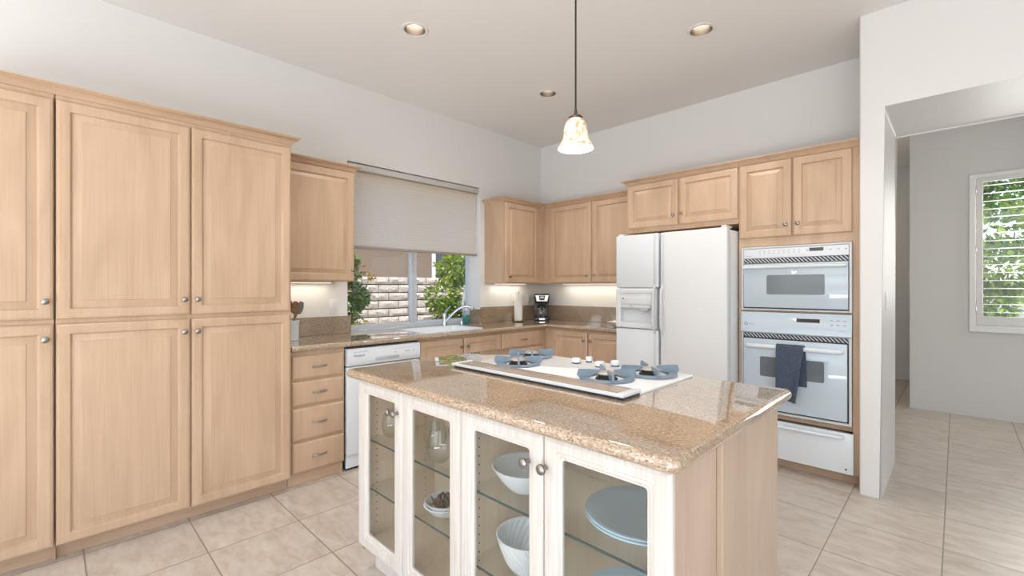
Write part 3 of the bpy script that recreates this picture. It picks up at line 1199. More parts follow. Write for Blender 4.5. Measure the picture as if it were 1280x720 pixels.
def wall_cab(name, loc, box, label, M_, doors, path, undershelf=True):
    t = thing(name, loc, label, 'cabinet')
    b = B()
    b.box(*box, UZ0, UZ1)
    b.build('body', M['maple'], t)
    for u0, u1, kn in doors:
        raised_door('door', t, M_, u0, u1, UZ0 + 0.003, UZ1 - 0.008, M['maple'], fw=0.05, bev=0.028, knob_at=kn)
    crown(t, path, UZ1)
    return t


Mu = on_left(-3.40)
wall_cab('upper_cabinet', (-3.55, 1.4, UZ0), (XW + 0.002, -3.40, 1.098, 1.677), 'maple wall cabinet between the pantry and the sink window', Mu,
         [(1.103, 1.672, (1.650, 1.462))], [(-3.398, 1.143), (-3.398, 1.677), (XW + 0.002, 1.677)])
wall_cab('upper_cabinet', (-3.55, 3.8, UZ0), (XW + 0.002, -3.40, 3.342, YB - 0.002), 'single-door maple wall cabinet right of the sink window', Mu,
         [(3.347, 3.868, (3.402, 1.442))], [(XW + 0.002, 3.342), (-3.398, 3.342), (-3.398, 3.941)])
Mv = on_back(3.99)
wall_cab('upper_cabinet', (-2.79, 4.14, UZ0), (-3.398, -2.180, 3.99, YB - 0.002), 'two-door maple wall cabinet above the coffee maker and back counter', Mv,
         [(-3.302, -2.745, (-2.787, 1.450)), (-2.722, -2.184, (-2.688, 1.455))], [(-3.396, 3.988), (-2.224, 3.988)])

# ---- cabinet over the refrigerator
Mf = on_back(3.74)
t = thing('refrigerator_cabinet', (-1.69, 4.0, 1.805), 'two-door maple cabinet above the white refrigerator', 'cabinet')
b = B()
b.box(-2.176, -1.207, 3.74, YB - 0.002, 1.825, 2.262)
b.build('body', M['maple'], t)
raised_door('door', t, Mf, -2.158, -1.690, 1.862, 2.256, M['maple'], fw=0.048, bev=0.028, knob_at=(-1.724, 1.945))
raised_door('door', t, Mf, -1.676, -1.212, 1.862, 2.256, M['maple'], fw=0.048, bev=0.028, knob_at=(-1.652, 1.951))
crown(t, [(-2.176, YB - 0.002), (-2.176, 3.738), (-1.206, 3.738)], 2.262)

# ---- tall oven cabinet: open carcass that the appliances slide into
t = thing('oven_cabinet', (-0.83, 4.0, 0), 'tall maple cabinet housing the white ovens beside the wall end', 'cabinet')
ox0, ox1 = -1.205, -0.452
b = B()
b.box(ox0, -1.1835, 3.74, YB - 0.002, 0.08, 2.262)
b.box(-0.494, ox1, 3.74, YB - 0.002, 0.08, 2.262)
b.box(-1.1835, -0.494, 4.26, YB - 0.002, 0.08, 2.262)
b.box(-1.1835, -0.494, 3.74, 4.26, 1.636, 2.262)
b.box(-1.1835, -0.494, 3.745, 4.26, 1.1475, 1.1555)
b.box(-1.1835, -0.494, 3.77, 4.26, 0.358, 0.396)
b.build('body', M['maple'], t)
b = B()
b.box(ox0, ox1, 3.815, YB - 0.002, 0, 0.08)
b.build('toe_kick', M['maple_hx'], t)
raised_door('door', t, Mf, -1.197, -0.848, 1.700, 2.258, M['maple'], fw=0.05, bev=0.028, knob_at=(-0.882, 1.783))
raised_door('door', t, Mf, -0.838, -0.497, 1.700, 2.258, M['maple'], fw=0.05, bev=0.028, knob_at=(-0.806, 1.786))
crown(t, [(-1.204, 3.738), (ox1, 3.738)], 2.262)

# ---- upper oven (microwave)
Mo = on_back(3.735)
t = thing('microwave', (-0.84, 4.0, 1.16), 'white built-in microwave, topmost of the three wall appliances', 'microwave')
b = B()
b.box(-1.16, -0.515, 3.745, 4.2, 1.175, 1.615)
b.build('body', M['grey_plastic'], t)
ring(Mo, (-1.182, -0.4955, 1.158, 1.632), (-1.166, -0.512, 1.172, 1.618), [(0, 0.001), (0, 0.014), (0.003, 0.018)], [(0.003, 0.018), (0, 0.013), (0, 0.001)]).build('trim_frame', M['pale_grey'], t)
b = B(Mo)
b.box(-1.165, -0.513, 0.001, 0.014, 1.546, 1.617, 0.002)
cp = b.build('control_panel', M['appliance'], t)
b = B(Mo)
b.box(-0.737, -0.655, 0.013, 0.0152, 1.583, 1.606)
b.build('display', M['display'], cp)
b = B(Mo)
b.marks = []
for i in range(9):
    for j in range(2):
        b.box(-1.06 + i * 0.032, -1.049 + i * 0.032, 0.013, 0.0146, 1.578 + j * 0.016, 1.583 + j * 0.016)
for i in range(4):
    b.box(-1.15 + i * 0.01, -1.144 + i * 0.01, 0.013, 0.0146, 1.562, 1.567)
for u in (-0.755, -0.62, -0.575, -0.535):
    b.box(u, u + 0.012, 0.013, 0.0146, 1.585, 1.593)
b.build_marks('printed_symbol', M['ink_pale'], cp)
b = B(Mo)
b.box(-1.163, -0.515, 0.001, 0.010, 1.511, 1.544)
b.build('vent_grille', M['vent'], t)
b = B(Mo)
b.box(-1.163, -0.515, 0.002, 0.026, 1.180, 1.504, 0.004)
dr = b.build('door', M['white_glass'], t)
b = B(Mo)
b.loops([[(p[0], d, p[1]) for p in rrect(-1.005, -0.645, 1.277, 1.419, 0.012, 4)] for d in (0.025, 0.0268)])
b.build('door_window', M['oven_window'], dr)
b = B(Mo)
pr = [(0.024, 1.465), (0.046, 1.468), (0.052, 1.476), (0.050, 1.486), (0.024, 1.494)]
b.loops([[(u, d, z) for d, z in pr] for u in (-1.160, -0.522)])
b.build('handle', M['appliance'], dr)
b = B(Mo)
b.box(-1.160, -0.518, 0.0015, 0.020, 1.1725, 1.1795)
b.build('bottom_slot', M['dark_plastic'], t)

# ---- wall oven
t = thing('wall_oven', (-0.84, 4.0, 0.40), 'white wall oven with a dark towel hung on its handle', 'oven')
b = B()
b.box(-1.16, -0.515, 3.745, 4.2, 0.415, 1.135)
b.build('body', M['grey_plastic'], t)
ring(Mo, (-1.181, -0.4965, 0.400, 0.992), (-1.169, -0.514, 0.418, 0.986), [(0, 0.001), (0, 0.014), (0.003, 0.018)], [(0.003, 0.018), (0, 0.013), (0, 0.001)]).build('trim_frame', M['pale_grey'], t)
b = B(Mo)
pr = [(0.001, 0.993), (0.026, 0.993), (0.030, 0.998), (0.018, 1.138), (0.014, 1.1455), (0.001, 1.1455)]
b.loops([[(u, d, z) for d, z in pr] for u in (-1.182, -0.4955)])
cp = b.build('control_panel', M['white_glass'], t)


def on_panel(u0, u1, z0, z1, bb):
    d = 0.030 - 0.012 * ((z0 + z1) / 2 - 0.998) / 0.14
    bb.box(u0, u1, d - 0.003, d + 0.0012, z0, z1)


b = B(Mo)
on_panel(-0.815, -0.675, 1.082, 1.108, b)
b.build('display', M['display'], cp)
b = B(Mo)
b.marks = []
for j in range(2):
    for i in range(3):
        on_panel(-0.615 + i * 0.035, -0.597 + i * 0.035, 1.068 + j * 0.030, 1.076 + j * 0.030, b)
for i in range(4):
    on_panel(-0.80 + i * 0.035, -0.793 + i * 0.035, 1.052, 1.056, b)
on_panel(-0.57, -0.53, 1.03, 1.034, b)
for i in range(4):
    on_panel(-1.125 + i * 0.009, -1.119 + i * 0.009, 1.052, 1.060, b)
b.build_marks('printed_symbol', M['ink_pale'], cp)
b = B(Mo)
ringp = []
for q in range(17):
    a = 2 * PI * q / 16
    ringp.append((-1.145 + 0.010 * math.cos(a), 0.027, 1.056 + 0.010 * math.sin(a)))
b.tube(ringp, 0.0016, 6, caps=False)
b.build('maker_badge', M['ink'], cp)
b = B(Mo)
b.box(-1.168, -0.515, 0.001, 0.010, 0.956, 0.985)
b.build('vent_grille', M['vent'], t)
b = B(Mo)
b.box(-1.168, -0.516, 0.001, 0.006, 0.420, 0.955)
b.build('door_gasket', M['dark_plastic'], t)
b = B(Mo)
b.box(-1.163, -0.520, 0.007, 0.034, 0.430, 0.947, 0.005)
dr = b.build('door', M['white_glass'], t)
b = B(Mo)
b.loops([[(p[0], d, p[1]) for p in rrect(-1.047, -0.647, 0.672, 0.818, 0.012, 4)] for d in (0.033, 0.0348)])
b.build('door_window', M['oven_window'], dr)
b = B(Mo)
hp = [(-1.135, 0.033, 0.897), (-1.128, 0.055, 0.897), (-1.10, 0.068, 0.897), (-1.0, 0.072, 0.897), (-0.84, 0.073, 0.897), (-0.68, 0.072, 0.897), (-0.58, 0.068, 0.897), (-0.552, 0.055, 0.897), (-0.545, 0.033, 0.897)]
b.tube(hp, [0.013, 0.013, 0.014, 0.014, 0.014, 0.014, 0.014, 0.013, 0.013], 14, flat=1.15)
b.build('handle', M['appliance'], dr)

# ---- warming drawer
t = thing('warming_drawer', (-0.84, 4.0, 0.085), 'white warming drawer below the wall oven', 'drawer')
b = B()
b.box(-1.16, -0.515, 3.745, 4.2, 0.095, 0.345)
b.build('body', M['grey_plastic'], t)
b = B(Mo)
b.box(-1.181, -0.487, 0.001, 0.026, 0.084, 0.354, 0.004)
dr = b.build('drawer_front', M['appliance'], t)
b = B(Mo)
b.tube([(-1.13, 0.025, 0.327), (-1.125, 0.045, 0.327), (-1.10, 0.058, 0.327), (-0.84, 0.062, 0.327), (-0.575, 0.058, 0.327), (-0.55, 0.045, 0.327), (-0.545, 0.025, 0.327)],
       [0.013, 0.013, 0.012, 0.0115, 0.012, 0.013, 0.013], 12)
b.build('handle', M['appliance'], dr)
b = B(Mo)
b.lathe([(0, 0), (0.006, 0), (0.006, 0.002), (0, 0.002)], (-0.527, 0.0255, 0.115), 'y', 12)
b.build('indicator', M['dark_plastic'], dr)

# ---- towel over the oven handle
t_u0, t_u1 = -0.925, -0.757
b = B(Mo)
# profile from back hem, over the handle, down to the front hem
HC, HZc, HR = 0.073, 0.897, 0.0205
path = [(0.0475, z) for z in (0.63, 0.68, 0.73, 0.78, 0.83, 0.87)]
for i in range(9):
    a = PI - PI * i / 8
    path.append((HC + 1.25 * HR * math.cos(a), HZc + HR * math.sin(a) + 0.003))
path += [(0.100, z) for z in (0.87, 0.83, 0.78, 0.73, 0.68, 0.63, 0.58, 0.53)]
NU = 16
grid = []
for j, (d, z) in enumerate(path):
    row = []
    front = j >= 11
    low = max(0.0, (0.87 - z) / 0.34)
    for i in range(NU + 1):
        s = i / NU
        if front:
            u = t_u0 + (t_u1 - t_u0) * s * (1 - 0.26 * low)
            dd = d + low * (0.010 * math.sin(s * 7 + 0.6) + 0.006 * math.sin(s * 15))
            zz = z - 0.016 * low * (s - 0.35)
        else:
            u = t_u0 + 0.03 + (t_u1 + 0.004 - t_u0 - 0.03) * s + 0.01 * low
            dd = d - 0.004 * low * (1 + math.sin(s * 6))
            zz = z
            if 5 < j < 11:
                u = t_u0 + (t_u1 - t_u0) * s
        row.append((u, dd, zz))
    grid.append(row)
TH = 0.0045
rows = []
for j in range(len(grid)):
    p, n = grid[max(j - 1, 0)], grid[min(j + 1, len(grid) - 1)]
    row_o, row_i = [], []
    for i in range(NU + 1):
        dy, dz = n[i][1] - p[i][1], n[i][2] - p[i][2]
        L = math.hypot(dy, dz) or 1
        ny, nz = -dz / L, dy / L
        u, d, z = grid[j][i]
        row_o.append((u, d + ny * TH, z + nz * TH))
        row_i.append((u, d, z))
    rows.append(row_o + row_i[::-1])
b.loops(rows)
tag(b.build('dish_towel', M['towel'], angle=60), 'dark blue-grey terry dish towel hanging over the oven handle', 'towel')

# ================================================================== REFRIGERATOR
t = thing('refrigerator', (-1.69, 3.9, 0), 'white side-by-side refrigerator with an ice and water dispenser', 'refrigerator')
FY = 3.52
Mr = on_back(FY + 0.075)
b = B()
b.box(-2.160, -1.218, FY + 0.09, 4.27, 0.03, 1.765, 0.006)
b.build('body', M['appliance_tex'], t)
b = B()
b.box(-2.150, -1.228, FY + 0.078, FY + 0.09, 0.12, 1.760)
b.build('door_seal', M['dark_plastic'], t)
b = B()
b.box(-2.150, -1.228, FY + 0.05, FY + 0.09, 0.01, 0.105, 0.004)
b.build('kick_grille', M['grey_plastic'], t)
# freezer door in three panels
b = B(Mr)
b.box(-2.163, -1.765, 0.0, 0.075, 0.12, 0.972, 0.010, 3)
b.box(-2.163, -1.765, 0.0, 0.075, 1.325, 1.780, 0.010, 3)
b.box(-2.158, -1.770, 0.0, 0.022, 0.965, 1.330)
fd = b.build('freezer_door', M['appliance'], t)
dz0, dz1 = 0.978, 1.319
dis = ring(Mr, (-2.163, -1.778, dz0, dz1), (-2.118, -1.825, 1.022, 1.278), [(0, 0.020), (0, 0.074), (0.006, 0.080), (0.012, 0.081)], [(0.010, 0.081), (0.004, 0.079), (0, 0.074), (0, 0.020)])
di = dis.build('dispenser_frame', M['appliance'], fd)
b = B(Mr)
b.box(-2.118, -1.825, 0.0225, 0.0745, 1.180, 1.278, 0.003)
b.build('dispenser_panel', M['appliance'], fd)
b = B(Mr)
b.box(-2.116, -1.827, 0.0225, 0.079, 1.150, 1.178, 0.003)
b.box(-2.112, -1.830, 0.0225, 0.076, 1.0225, 1.034, 0.002)
b.build('dispenser_trays', M['pale_grey'], fd)
b = B(Mr)
b.box(-1.93, -1.855, 0.062, 0.080, 1.128, 1.1495, 0.003)
b.build('dispenser_paddle', M['grey_plastic'], fd)
b = B(Mr)
b.box(-2.02, -2.005, 0.0745, 0.082, 1.152, 1.176, 0.002)
b.build('dispenser_lever', M['grey_plastic'], fd)
b = B(Mr)
b.marks = []
b.box(-2.096, -2.084, 0.073, 0.0762, 1.225, 1.237)
b.box(-2.064, -2.058, 0.073, 0.0762, 1.228, 1.234)
b.build_marks('printed_symbol', M['ink'], fd)
b = B(Mr)
b.box(-1.747, -1.219, 0.0, 0.075, 0.12, 1.780, 0.012, 3)
rd = b.build('refrigerator_door', M['appliance_tex'], t)


def fridge_handle(u, par, s):
    bb = B(Mr)
    prof_ = [(0.074, 0.935), (0.080, 0.950), (0.105, 0.985), (0.112, 1.02), (0.112, 1.27), (0.105, 1.305), (0.080, 1.340), (0.074, 1.356)]
    bb.tube([(u, d, z) for d, z in prof_], [0.006, 0.009, 0.011, 0.011, 0.011, 0.011, 0.009, 0.006], 10)
    bb.box(u - 0.010, u + 0.010, 0.074, 0.0815, 0.14, 0.945, 0.003)
    bb.box(u - 0.010, u + 0.010, 0.074, 0.0815, 1.345, 1.770, 0.003)
    bb.build('handle', M['pale_grey'], par)


fridge_handle(-1.790, fd, -1)
fridge_handle(-1.722, rd, 1)
for x in (-1.25, -2.13):
    b = B()
    b.box(x - 0.02, x + 0.02, FY + 0.02, FY + 0.14, 1.781, 1.797, 0.004)
    b.build('hinge_cap', M['appliance'], t)

# ================================================================== ISLAND
IX0, IX1, IY0 = -2.025, -0.475, 1.017
isl = thing('display_cabinet', (-1.25, 1.2, 0), 'whitewashed island cabinet with four glass doors and glass shelves', 'cabinet')
b = B()
FRD = IY0 + 0.021        # carcass front
IB = 1.45
b.box(IX0 + 0.012, IX0 + 0.030, FRD, IB, 0.118, BT - 0.001)
b.box(-0.507, -0.489, FRD, IB, 0.118, BT - 0.001)
b.box(-1.268, -1.250, FRD, IB, 0.138, BT - 0.02)
b.box(IX0 + 0.030, -0.507, IB - 0.012, IB, 0.118, BT - 0.001)
b.box(IX0 + 0.030, -0.507, FRD, IB - 0.012, BT - 0.02, BT - 0.001)
b.box(IX0 + 0.030, -0.507, FRD, IB - 0.012, 0.118, 0.138)
b.build('body', M['inside_wood'], isl)
for xa, xb in ((IX0 + 0.0085, IX0 + 0.0115), (-0.4885, -0.486)):
    b = B()
    b.box(xa, xb, FRD + 0.001, 1.318, 0.085, BT - 0.001)
    b.build('end_skin', M['end_wood'], isl)
for xa, xb in ((-0.4885, -0.470), (-2.01, -2.0135 + 0.0004)):
    b = B()
    b.box(min(xa, xb), max(xa, xb), 1.326, 1.87, 0.0, BT - 0.001, 0.0015, 1)
    b.build('end_panel', M['end_wood'], isl)
b = B()
b.box(IX0 + 0.05, -0.52, FRD + 0.045, IB, 0, 0.117)
b.build('toe_kick', M['white_wood'], isl)
b = B()
for x in (IX0 + 0.0305, -1.2495):
    for y in (1.10, 1.38):
        for i in range(20):
            b.lathe([(0, 0), (0.0032, 0), (0.0032, 0.0006), (0, 0.0006)], (x, y, 0.2 + i * 0.032), 'x', 8)
b.build('shelf_pin_dots', M['dark_plastic'], isl)['kind'] = 'stuff'
Mi = on_back(IY0 + 0.020)
GL = [(-2.023, -1.642, -1.714, -1.939, -1.709), (-1.638, -1.264, -1.671, -1.575, -1.328), (-1.260, -0.876, -0.929, -1.191, -0.934), (-0.872, -0.476, -0.859, -0.806, -0.542)]
for u0, u1, ku, g0, g1 in GL:
    z0, z1 = 0.119, 0.893
    a0, a1, c0, c1 = g0, g1, 0.190, 0.836
    bb = B(Mi)
    kk = 4
    rings = [[(p[0], d, p[1]) for p in rrect(u0 + i, u1 - i, z0 + i, z1 - i, 0.0004, kk)] for i, d in ((0, 0.001), (0, 0.012), (0.004, 0.017), (0.010, 0.018), (0.013, 0.020))]
    rings += [[(p[0], d, p[1]) for p in rrect(a0 - i, a1 + i, c0 - i, c1 + i, max(0.010 + i * 0.4, 0.001), kk)] for i, d in ((0.022, 0.020), (0.019, 0.016), (0.010, 0.016), (0.007, 0.0125), (0.0, 0.011), (0.0, 0.001))]
    bb.loops(rings, close=True)
    d_ = bb.build('glass_door', M['white_wood'], isl, angle=25)
    bb = B(Mi)
    bb.box(a0 + 0.0006, a1 - 0.0006, 0.004, 0.008, c0 + 0.0006, c1 - 0.0006)
    bb.build('glass_pane', M['glass'], d_)
    knob(Mi, ku, 0.020, 0.802, d_, 1.12)
SHELF = [(IX0 + 0.032, -1.270, 0.617), (IX0 + 0.032, -1.270, 0.390), (-1.248, -0.509, 0.614), (-1.248, -0.509, 0.351)]
for x0, x1, z in SHELF:
    b = B()
    b.box(x0, x1, 1.052, 1.436, z - 0.007, z)
    s_ = b.build('glass_shelf', M['shelf_glass'], isl)
    b = B()
    b.box(x0, x1, 1.0495, 1.0515, z - 0.0072, z + 0.0002)
    b.build('shelf_front_edge', M['shelf_edge'], s_)

rear = thing('island_base_cabinet', (-1.25, 1.68, 0), 'maple base cabinet at the rear of the island with plain end panel', 'cabinet')
b = B()
b.box(-1.985, -0.492, 1.455, 1.85, 0.09, BT - 0.001)
b.build('body', M['maple'], rear)
b = B()
b.box(-1.96, -0.53, 1.455, 1.79, 0, 0.09)
b.build('toe_kick', M['maple_hx'], rear)
Mi2 = lambda u, d, z: (u, 1.85 + d, z)
for i in range(3):
    u0 = -1.95 + i * 0.482
    raised_door('door', rear, Mi2, u0, u0 + 0.474, 0.1, 0.885, M['maple'], knob_at=(u0 + 0.44, 0.81))

itop = thing('island_countertop', (-1.27, 1.48, BT), 'thick speckled tan granite countertop of the island', 'countertop')
pts = [(-2.088, 0.982), (-0.446, 0.982), (-0.446, 1.992), (-2.088, 1.992)]
rings = []
R = 0.0199
for a in range(-90, 91, 15):
    aa = math.radians(a)
    ii = R - R * math.cos(aa)
    ro = 0.03
    rings.append([(p[0], p[1], CT - R + R * math.sin(aa)) for p in rrect(-2.088 + ii, -0.446 - ii, 0.982 + ii, 1.992 - ii, max(ro - ii, 0.004), 5)])
b = B()
b.loops(rings)
b.build('slab', M['granite'], itop, angle=40)

# ---- cooktop
ck = thing('cooktop', (-1.27, 1.65, CT), 'white glass four-burner gas cooktop set on the island countertop', 'cooktop')
CX0, CX1, CY0, CY1 = -1.745, -0.815, 1.372, 1.956
b = B()
b.loops([[(p[0], p[1], CT + z) for p in rrect(CX0 + i, CX1 - i, CY0 + 0.115 + i, CY1 - i, 0.012, 4)] for i, z in ((0.001, 0.0005), (0, 0.003), (0, 0.008), (0.003, 0.010))])
b.build('glass_top', M['cooktop'], ck, angle=30)
b = B()
b.box(CX0, CX1, CY0 + 0.004, CY0 + 0.115, CT + 0.0005, CT + 0.010, 0.001, 1)
b.build('vent_slot', M['dark_plastic'], ck)
b = B()
b.box(CX0 - 0.012, CX1 + 0.004, CY0 - 0.006, CY0 + 0.008, CT + 0.0102, CT + 0.022, 0.003)
b.box(CX1 - 0.030, CX1 + 0.004, CY0 + 0.008, CY0 + 0.118, CT + 0.0102, CT + 0.022, 0.003)
b.box(CX0 - 0.012, CX0 + 0.010, CY0 + 0.008, CY0 + 0.118, CT + 0.0102, CT + 0.022, 0.003)
b.build('vent_trim', M['appliance'], ck)
b = B()
b.box(CX0 + 0.010, CX1 - 0.030, CY0 + 0.008, CY0 + 0.118, CT + 0.0102, CT + 0.0205, 0.0015)
b.build('vent_cover', M['vent_cover'], ck)
BURN = [(-1.541, 1.612, 0.108), (-1.655, 1.835, 0.112), (-1.035, 1.612, 0.112), (-0.955, 1.828, 0.116)]
for bx, by, br in BURN:
    z = CT + 0.0105
    b = B()
    b.lathe([(0, 0), (0.046, 0), (0.044, 0.006), (0.035, 0.008), (0.035, 0.020), (0, 0.020)], (bx, by, z), 'z', 24)
    bo = b.build('burner', M['burner_black'], ck)
    b = B()
    b.lathe([(0, 0.0205), (0.037, 0.0205), (0.039, 0.024), (0.036, 0.030), (0.018, 0.034), (0, 0.0345)], (bx, by, z), 'z', 24)
    b.build('burner_cap', M['burner_cap'], bo)
    b = B()
    b.lathe([(br * 0.70, 0.001), (br * 0.98, 0.001), (br, 0.004), (br * 0.98, 0.009), (br * 0.84, 0.0115), (br * 0.70, 0.009), (br * 0.67, 0.004), (br * 0.70, 0.001)], (bx, by, z), 'z', 32)
    for q in range(4):
        a = PI / 4 + q * PI / 2
        ca, sa = math.cos(a), math.sin(a)
        fin = [(0.030, 0.030), (0.050, 0.024), (br * 0.70, 0.006), (br * 1.02, 0.006), (br * 1.10, 0.018), (br * 1.04, 0.042), (br * 0.62, 0.041), (0.030, 0.038)]
        w = 0.0042
        rr = []
        for s in (-w, w):
            rr.append([(bx + r_ * ca - s * sa, by + r_ * sa + s * ca, z + h) for r_, h in fin])
        b.loops(rr)
    b.build('grate', M['grate'], ck, angle=30)
for kx, ky, s in ((-1.360, 1.842, 1.0), (-1.335, 1.918, 0.72), (-1.215, 1.836, 1.0), (-1.175, 1.905, 0.95)):
    b = B()
    b.lathe([(0, 0), (0.022 * s, 0), (0.022 * s, 0.005), (0, 0.005)], (kx, ky, CT + 0.0105), 'z', 20)
    ko = b.build('control_knob', M['burner_black'], ck)
    b = B()
    b.lathe([(0, 0.005), (0.024 * s, 0.005), (0.0245 * s, 0.007), (0.0225 * s, 0.022), (0.019 * s, 0.026), (0, 0.0265)], (kx, ky, CT + 0.0105), 'z', 20)
    b.build('knob_cap', M['appliance'], ko)

# ---- things in the display cabinet
def bowl_profile(R_, H, foot, th=0.005, p=1.9):
    out, inn = [], []
    n = 20
    for i in range(n + 1):
        q = i / n
        r = foot + (R_ - foot) * (q ** (1 / p))
        out.append((r, H * q))
    for i in range(n, -1, -1):
        q = i / n
        r = max(foot + (R_ - foot) * (q ** (1 / p)) - th, 0.001)
        inn.append((r, th + (H - th * 0.3) * q if i else th))
    inn[0] = (R_ - th * 0.6, H + th * 0.25)
    return [(0, 0)] + out + inn + [(0, th)]


def bowl(x, y, z, R_, H, foot, mat, label, group=None, rib=None, p=1.9, name='bowl'):
    bb = B()
    bb.lathe(bowl_profile(R_, H, foot, p=p), (x, y, z + 0.0006), 'z', 288 if rib else 40, ripple=rib)
    return tag(bb.build(name, mat, angle=40), label, 'bowl', group)


bowl(-1.085, 1.175, 0.614, 0.122, 0.090, 0.04, M['ceramic'], 'white round bowl on the upper glass shelf behind the third island door', 'bowls in the island', p=1.5)
bowl(-1.062, 1.165, 0.351, 0.114, 0.125, 0.05, M['ceramic'], 'white bowl with diagonal ribs on the lower shelf behind the third island door', 'bowls in the island',
     rib=lambda a, h: 0.013 * math.sin(26 * a + h * 190) * (0.15 < h / 0.125 < 0.95), p=1.8)
PX, PY = -0.662, 1.232


def plate(x, y, z, R_, H, label, name='serving_platter', foot=0.085):
    bb = B()
    bb.lathe([(0, 0), (foot, 0), (foot + 0.004, 0.004), (R_ * 0.80, H * 0.55), (R_, H - 0.004), (R_ + 0.001, H), (R_ - 0.005, H + 0.001), (R_ * 0.79, H * 0.62 + 0.004), (foot - 0.002, 0.0085), (0, 0.007)],
             (x, y, z + 0.0006), 'z', 48)
    return tag(bb.build(name, M['blue_ceramic'], angle=40), label, 'platter', 'platters in the island')


plate(PX, PY, 0.614, 0.172, 0.046, 'lower of two nested pale blue platters on the upper shelf behind the rightmost island door')
plate(PX, PY, 0.614 + 0.0092, 0.170, 0.045, 'upper of two nested pale blue platters on the upper shelf behind the rightmost island door')
plate(PX - 0.012, PY - 0.02, 0.351, 0.170, 0.050, 'pale blue platter on the lower shelf behind the rightmost island door')

bowl(-1.515, 1.145, 0.390, 0.088, 0.045, 0.038, M['ceramic'], 'lower of two nested white bowls behind the second island door', 'small bowls in the island', p=1.35)
bowl(-1.515, 1.145, 0.390 + 0.014, 0.086, 0.045, 0.038, M['ceramic'], 'upper of two nested white bowls holding dried leaves', 'small bowls in the island', p=1.35)
# dried leaves in the upper bowl
t = thing('dried_leaves', (-1.515, 1.145, 0.42), 'green and red dried leaves filling the nested white bowl', 'dried leaves')
t['kind'] = 'stuff'


def leaf_pts(bb, c, dir_, up, L, W):
    dir_ = dir_.normalized()
    side = dir_.cross(up)
    if side.length < 1e-4:
        side = Vector((1, 0, 0))
    side.normalize()
    nrm = side.cross(dir_)
    a = bb.v(tuple(c))
    l1 = bb.v(tuple(c + dir_ * L * 0.35 + side * W * 0.5 + nrm * W * 0.12))
    l2 = bb.v(tuple(c + dir_ * L * 0.35 - side * W * 0.5 + nrm * W * 0.12))
    m1 = bb.v(tuple(c + dir_ * L * 0.40))
    l3 = bb.v(tuple(c + dir_ * L * 0.72 + side * W * 0.36 - nrm * W * 0.05))
    l4 = bb.v(tuple(c + dir_ * L * 0.72 - side * W * 0.36 - nrm * W * 0.05))
    e_ = bb.v(tuple(c + dir_ * L - nrm * L * 0.12))
    for f_ in ((a, l1, m1), (a, m1, l2), (l1, l3, m1), (m1, l4, l2), (m1, l3, e_), (m1, e_, l4)):
        bb.face(f_)


def rdir(zlo=-1, zhi=1):
    while True:
        v_ = Vector((random.uniform(-1, 1), random.uniform(-1, 1), random.uniform(zlo, zhi)))
        if 0.1 < v_.length < 1:
            return v_.normalized()


for nm, mt, cnt in (('green_leaves', 'pot_leaf', 60), ('red_leaves', 'pot_red', 30)):
    b = B()
    for i in range(cnt):
        a, r = random.uniform(0, 2 * PI), 0.055 * math.sqrt(random.random())
        leaf_pts(b, Vector((-1.515 + r * math.cos(a), 1.145 + r * math.sin(a), 0.428 + random.uniform(0, 0.018))), rdir(-0.1, 0.7), rdir(), 0.034, 0.014)
    b.build(nm, M[mt], t)


def stemless(x, y, z, R_, H, label):
    bb = B()
    pr = [(0, 0), (R_ * 0.55, 0), (R_ * 0.62, 0.003), (R_ * 0.88, H * 0.18), (R_, H * 0.38), (R_ * 0.95, H * 0.6), (R_ * 0.80, H * 0.85), (R_ * 0.70, H)]
    inner = [(max(r - 0.002, 0), max(h, 0.006)) for r, h in pr[::-1]]
    inner[-1] = (0, 0.006)
    bb.lathe(pr + inner, (x, y, z + 0.0006), 'z', 32)
    return tag(bb.build('stemless_wine_glass', M['clear'], angle=60), label, 'glass', 'stemless wine glasses in the island')


stemless(-1.925, 1.145, 0.617, 0.052, 0.130, 'clear stemless glass behind the leftmost island door')
stemless(-1.515, 1.118, 0.617, 0.054, 0.132, 'clear stemless glass nearest the pane behind the second island door')
stemless(-1.655, 1.195, 0.617, 0.052, 0.130, 'clear stemless glass at the hinge side behind the second island door')
stemless(-1.590, 1.305, 0.617, 0.052, 0.130, 'clear stemless glass farthest back behind the second island door')

# ================================================================== COUNTER ITEMS
# paper towel stand
px_, py_ = -3.546, 3.712
t = thing('paper_towel_holder', (px_, py_, CT), 'upright metal paper towel stand on the corner counter', 'paper towel holder')
b = B()
b.lathe([(0, 0.0005), (0.068, 0.0005), (0.070, 0.005), (0.064, 0.010), (0.02, 0.012), (0, 0.012)], (px_, py_, CT), 'z', 28)
b.build('base', M['brass_dark'], t)
b = B()
b.lathe([(0, 0.0122), (0.006, 0.0122), (0.006, 0.316), (0.010, 0.320), (0.013, 0.329), (0.010, 0.338), (0, 0.341)], (px_, py_, CT), 'z', 14)
b.build('post', M['steel'], t)
b = B()
b.lathe([(0.018, 0.0135), (0.046, 0.0135), (0.047, 0.016), (0.047, 0.297), (0.046, 0.300), (0.018, 0.300), (0.018, 0.0135)], (px_, py_, CT), 'z', 32)
tag(b.build('paper_towel_roll', M['paper']), 'white paper towel roll on the metal stand', 'paper towels')

# coffee maker, turned towards the room's middle
kx, ky = -3.515, 4.075
ca, sa = math.cos(math.radians(-40 + 90)), math.sin(math.radians(-40 + 90))


def Mc(u, d, z):          # u across, d towards the viewer
    fx, fy = 0.70, -0.714
    rx, ry = 0.714, 0.70
    return (kx + u * rx + d * fx, ky + u * ry + d * fy, CT + z)


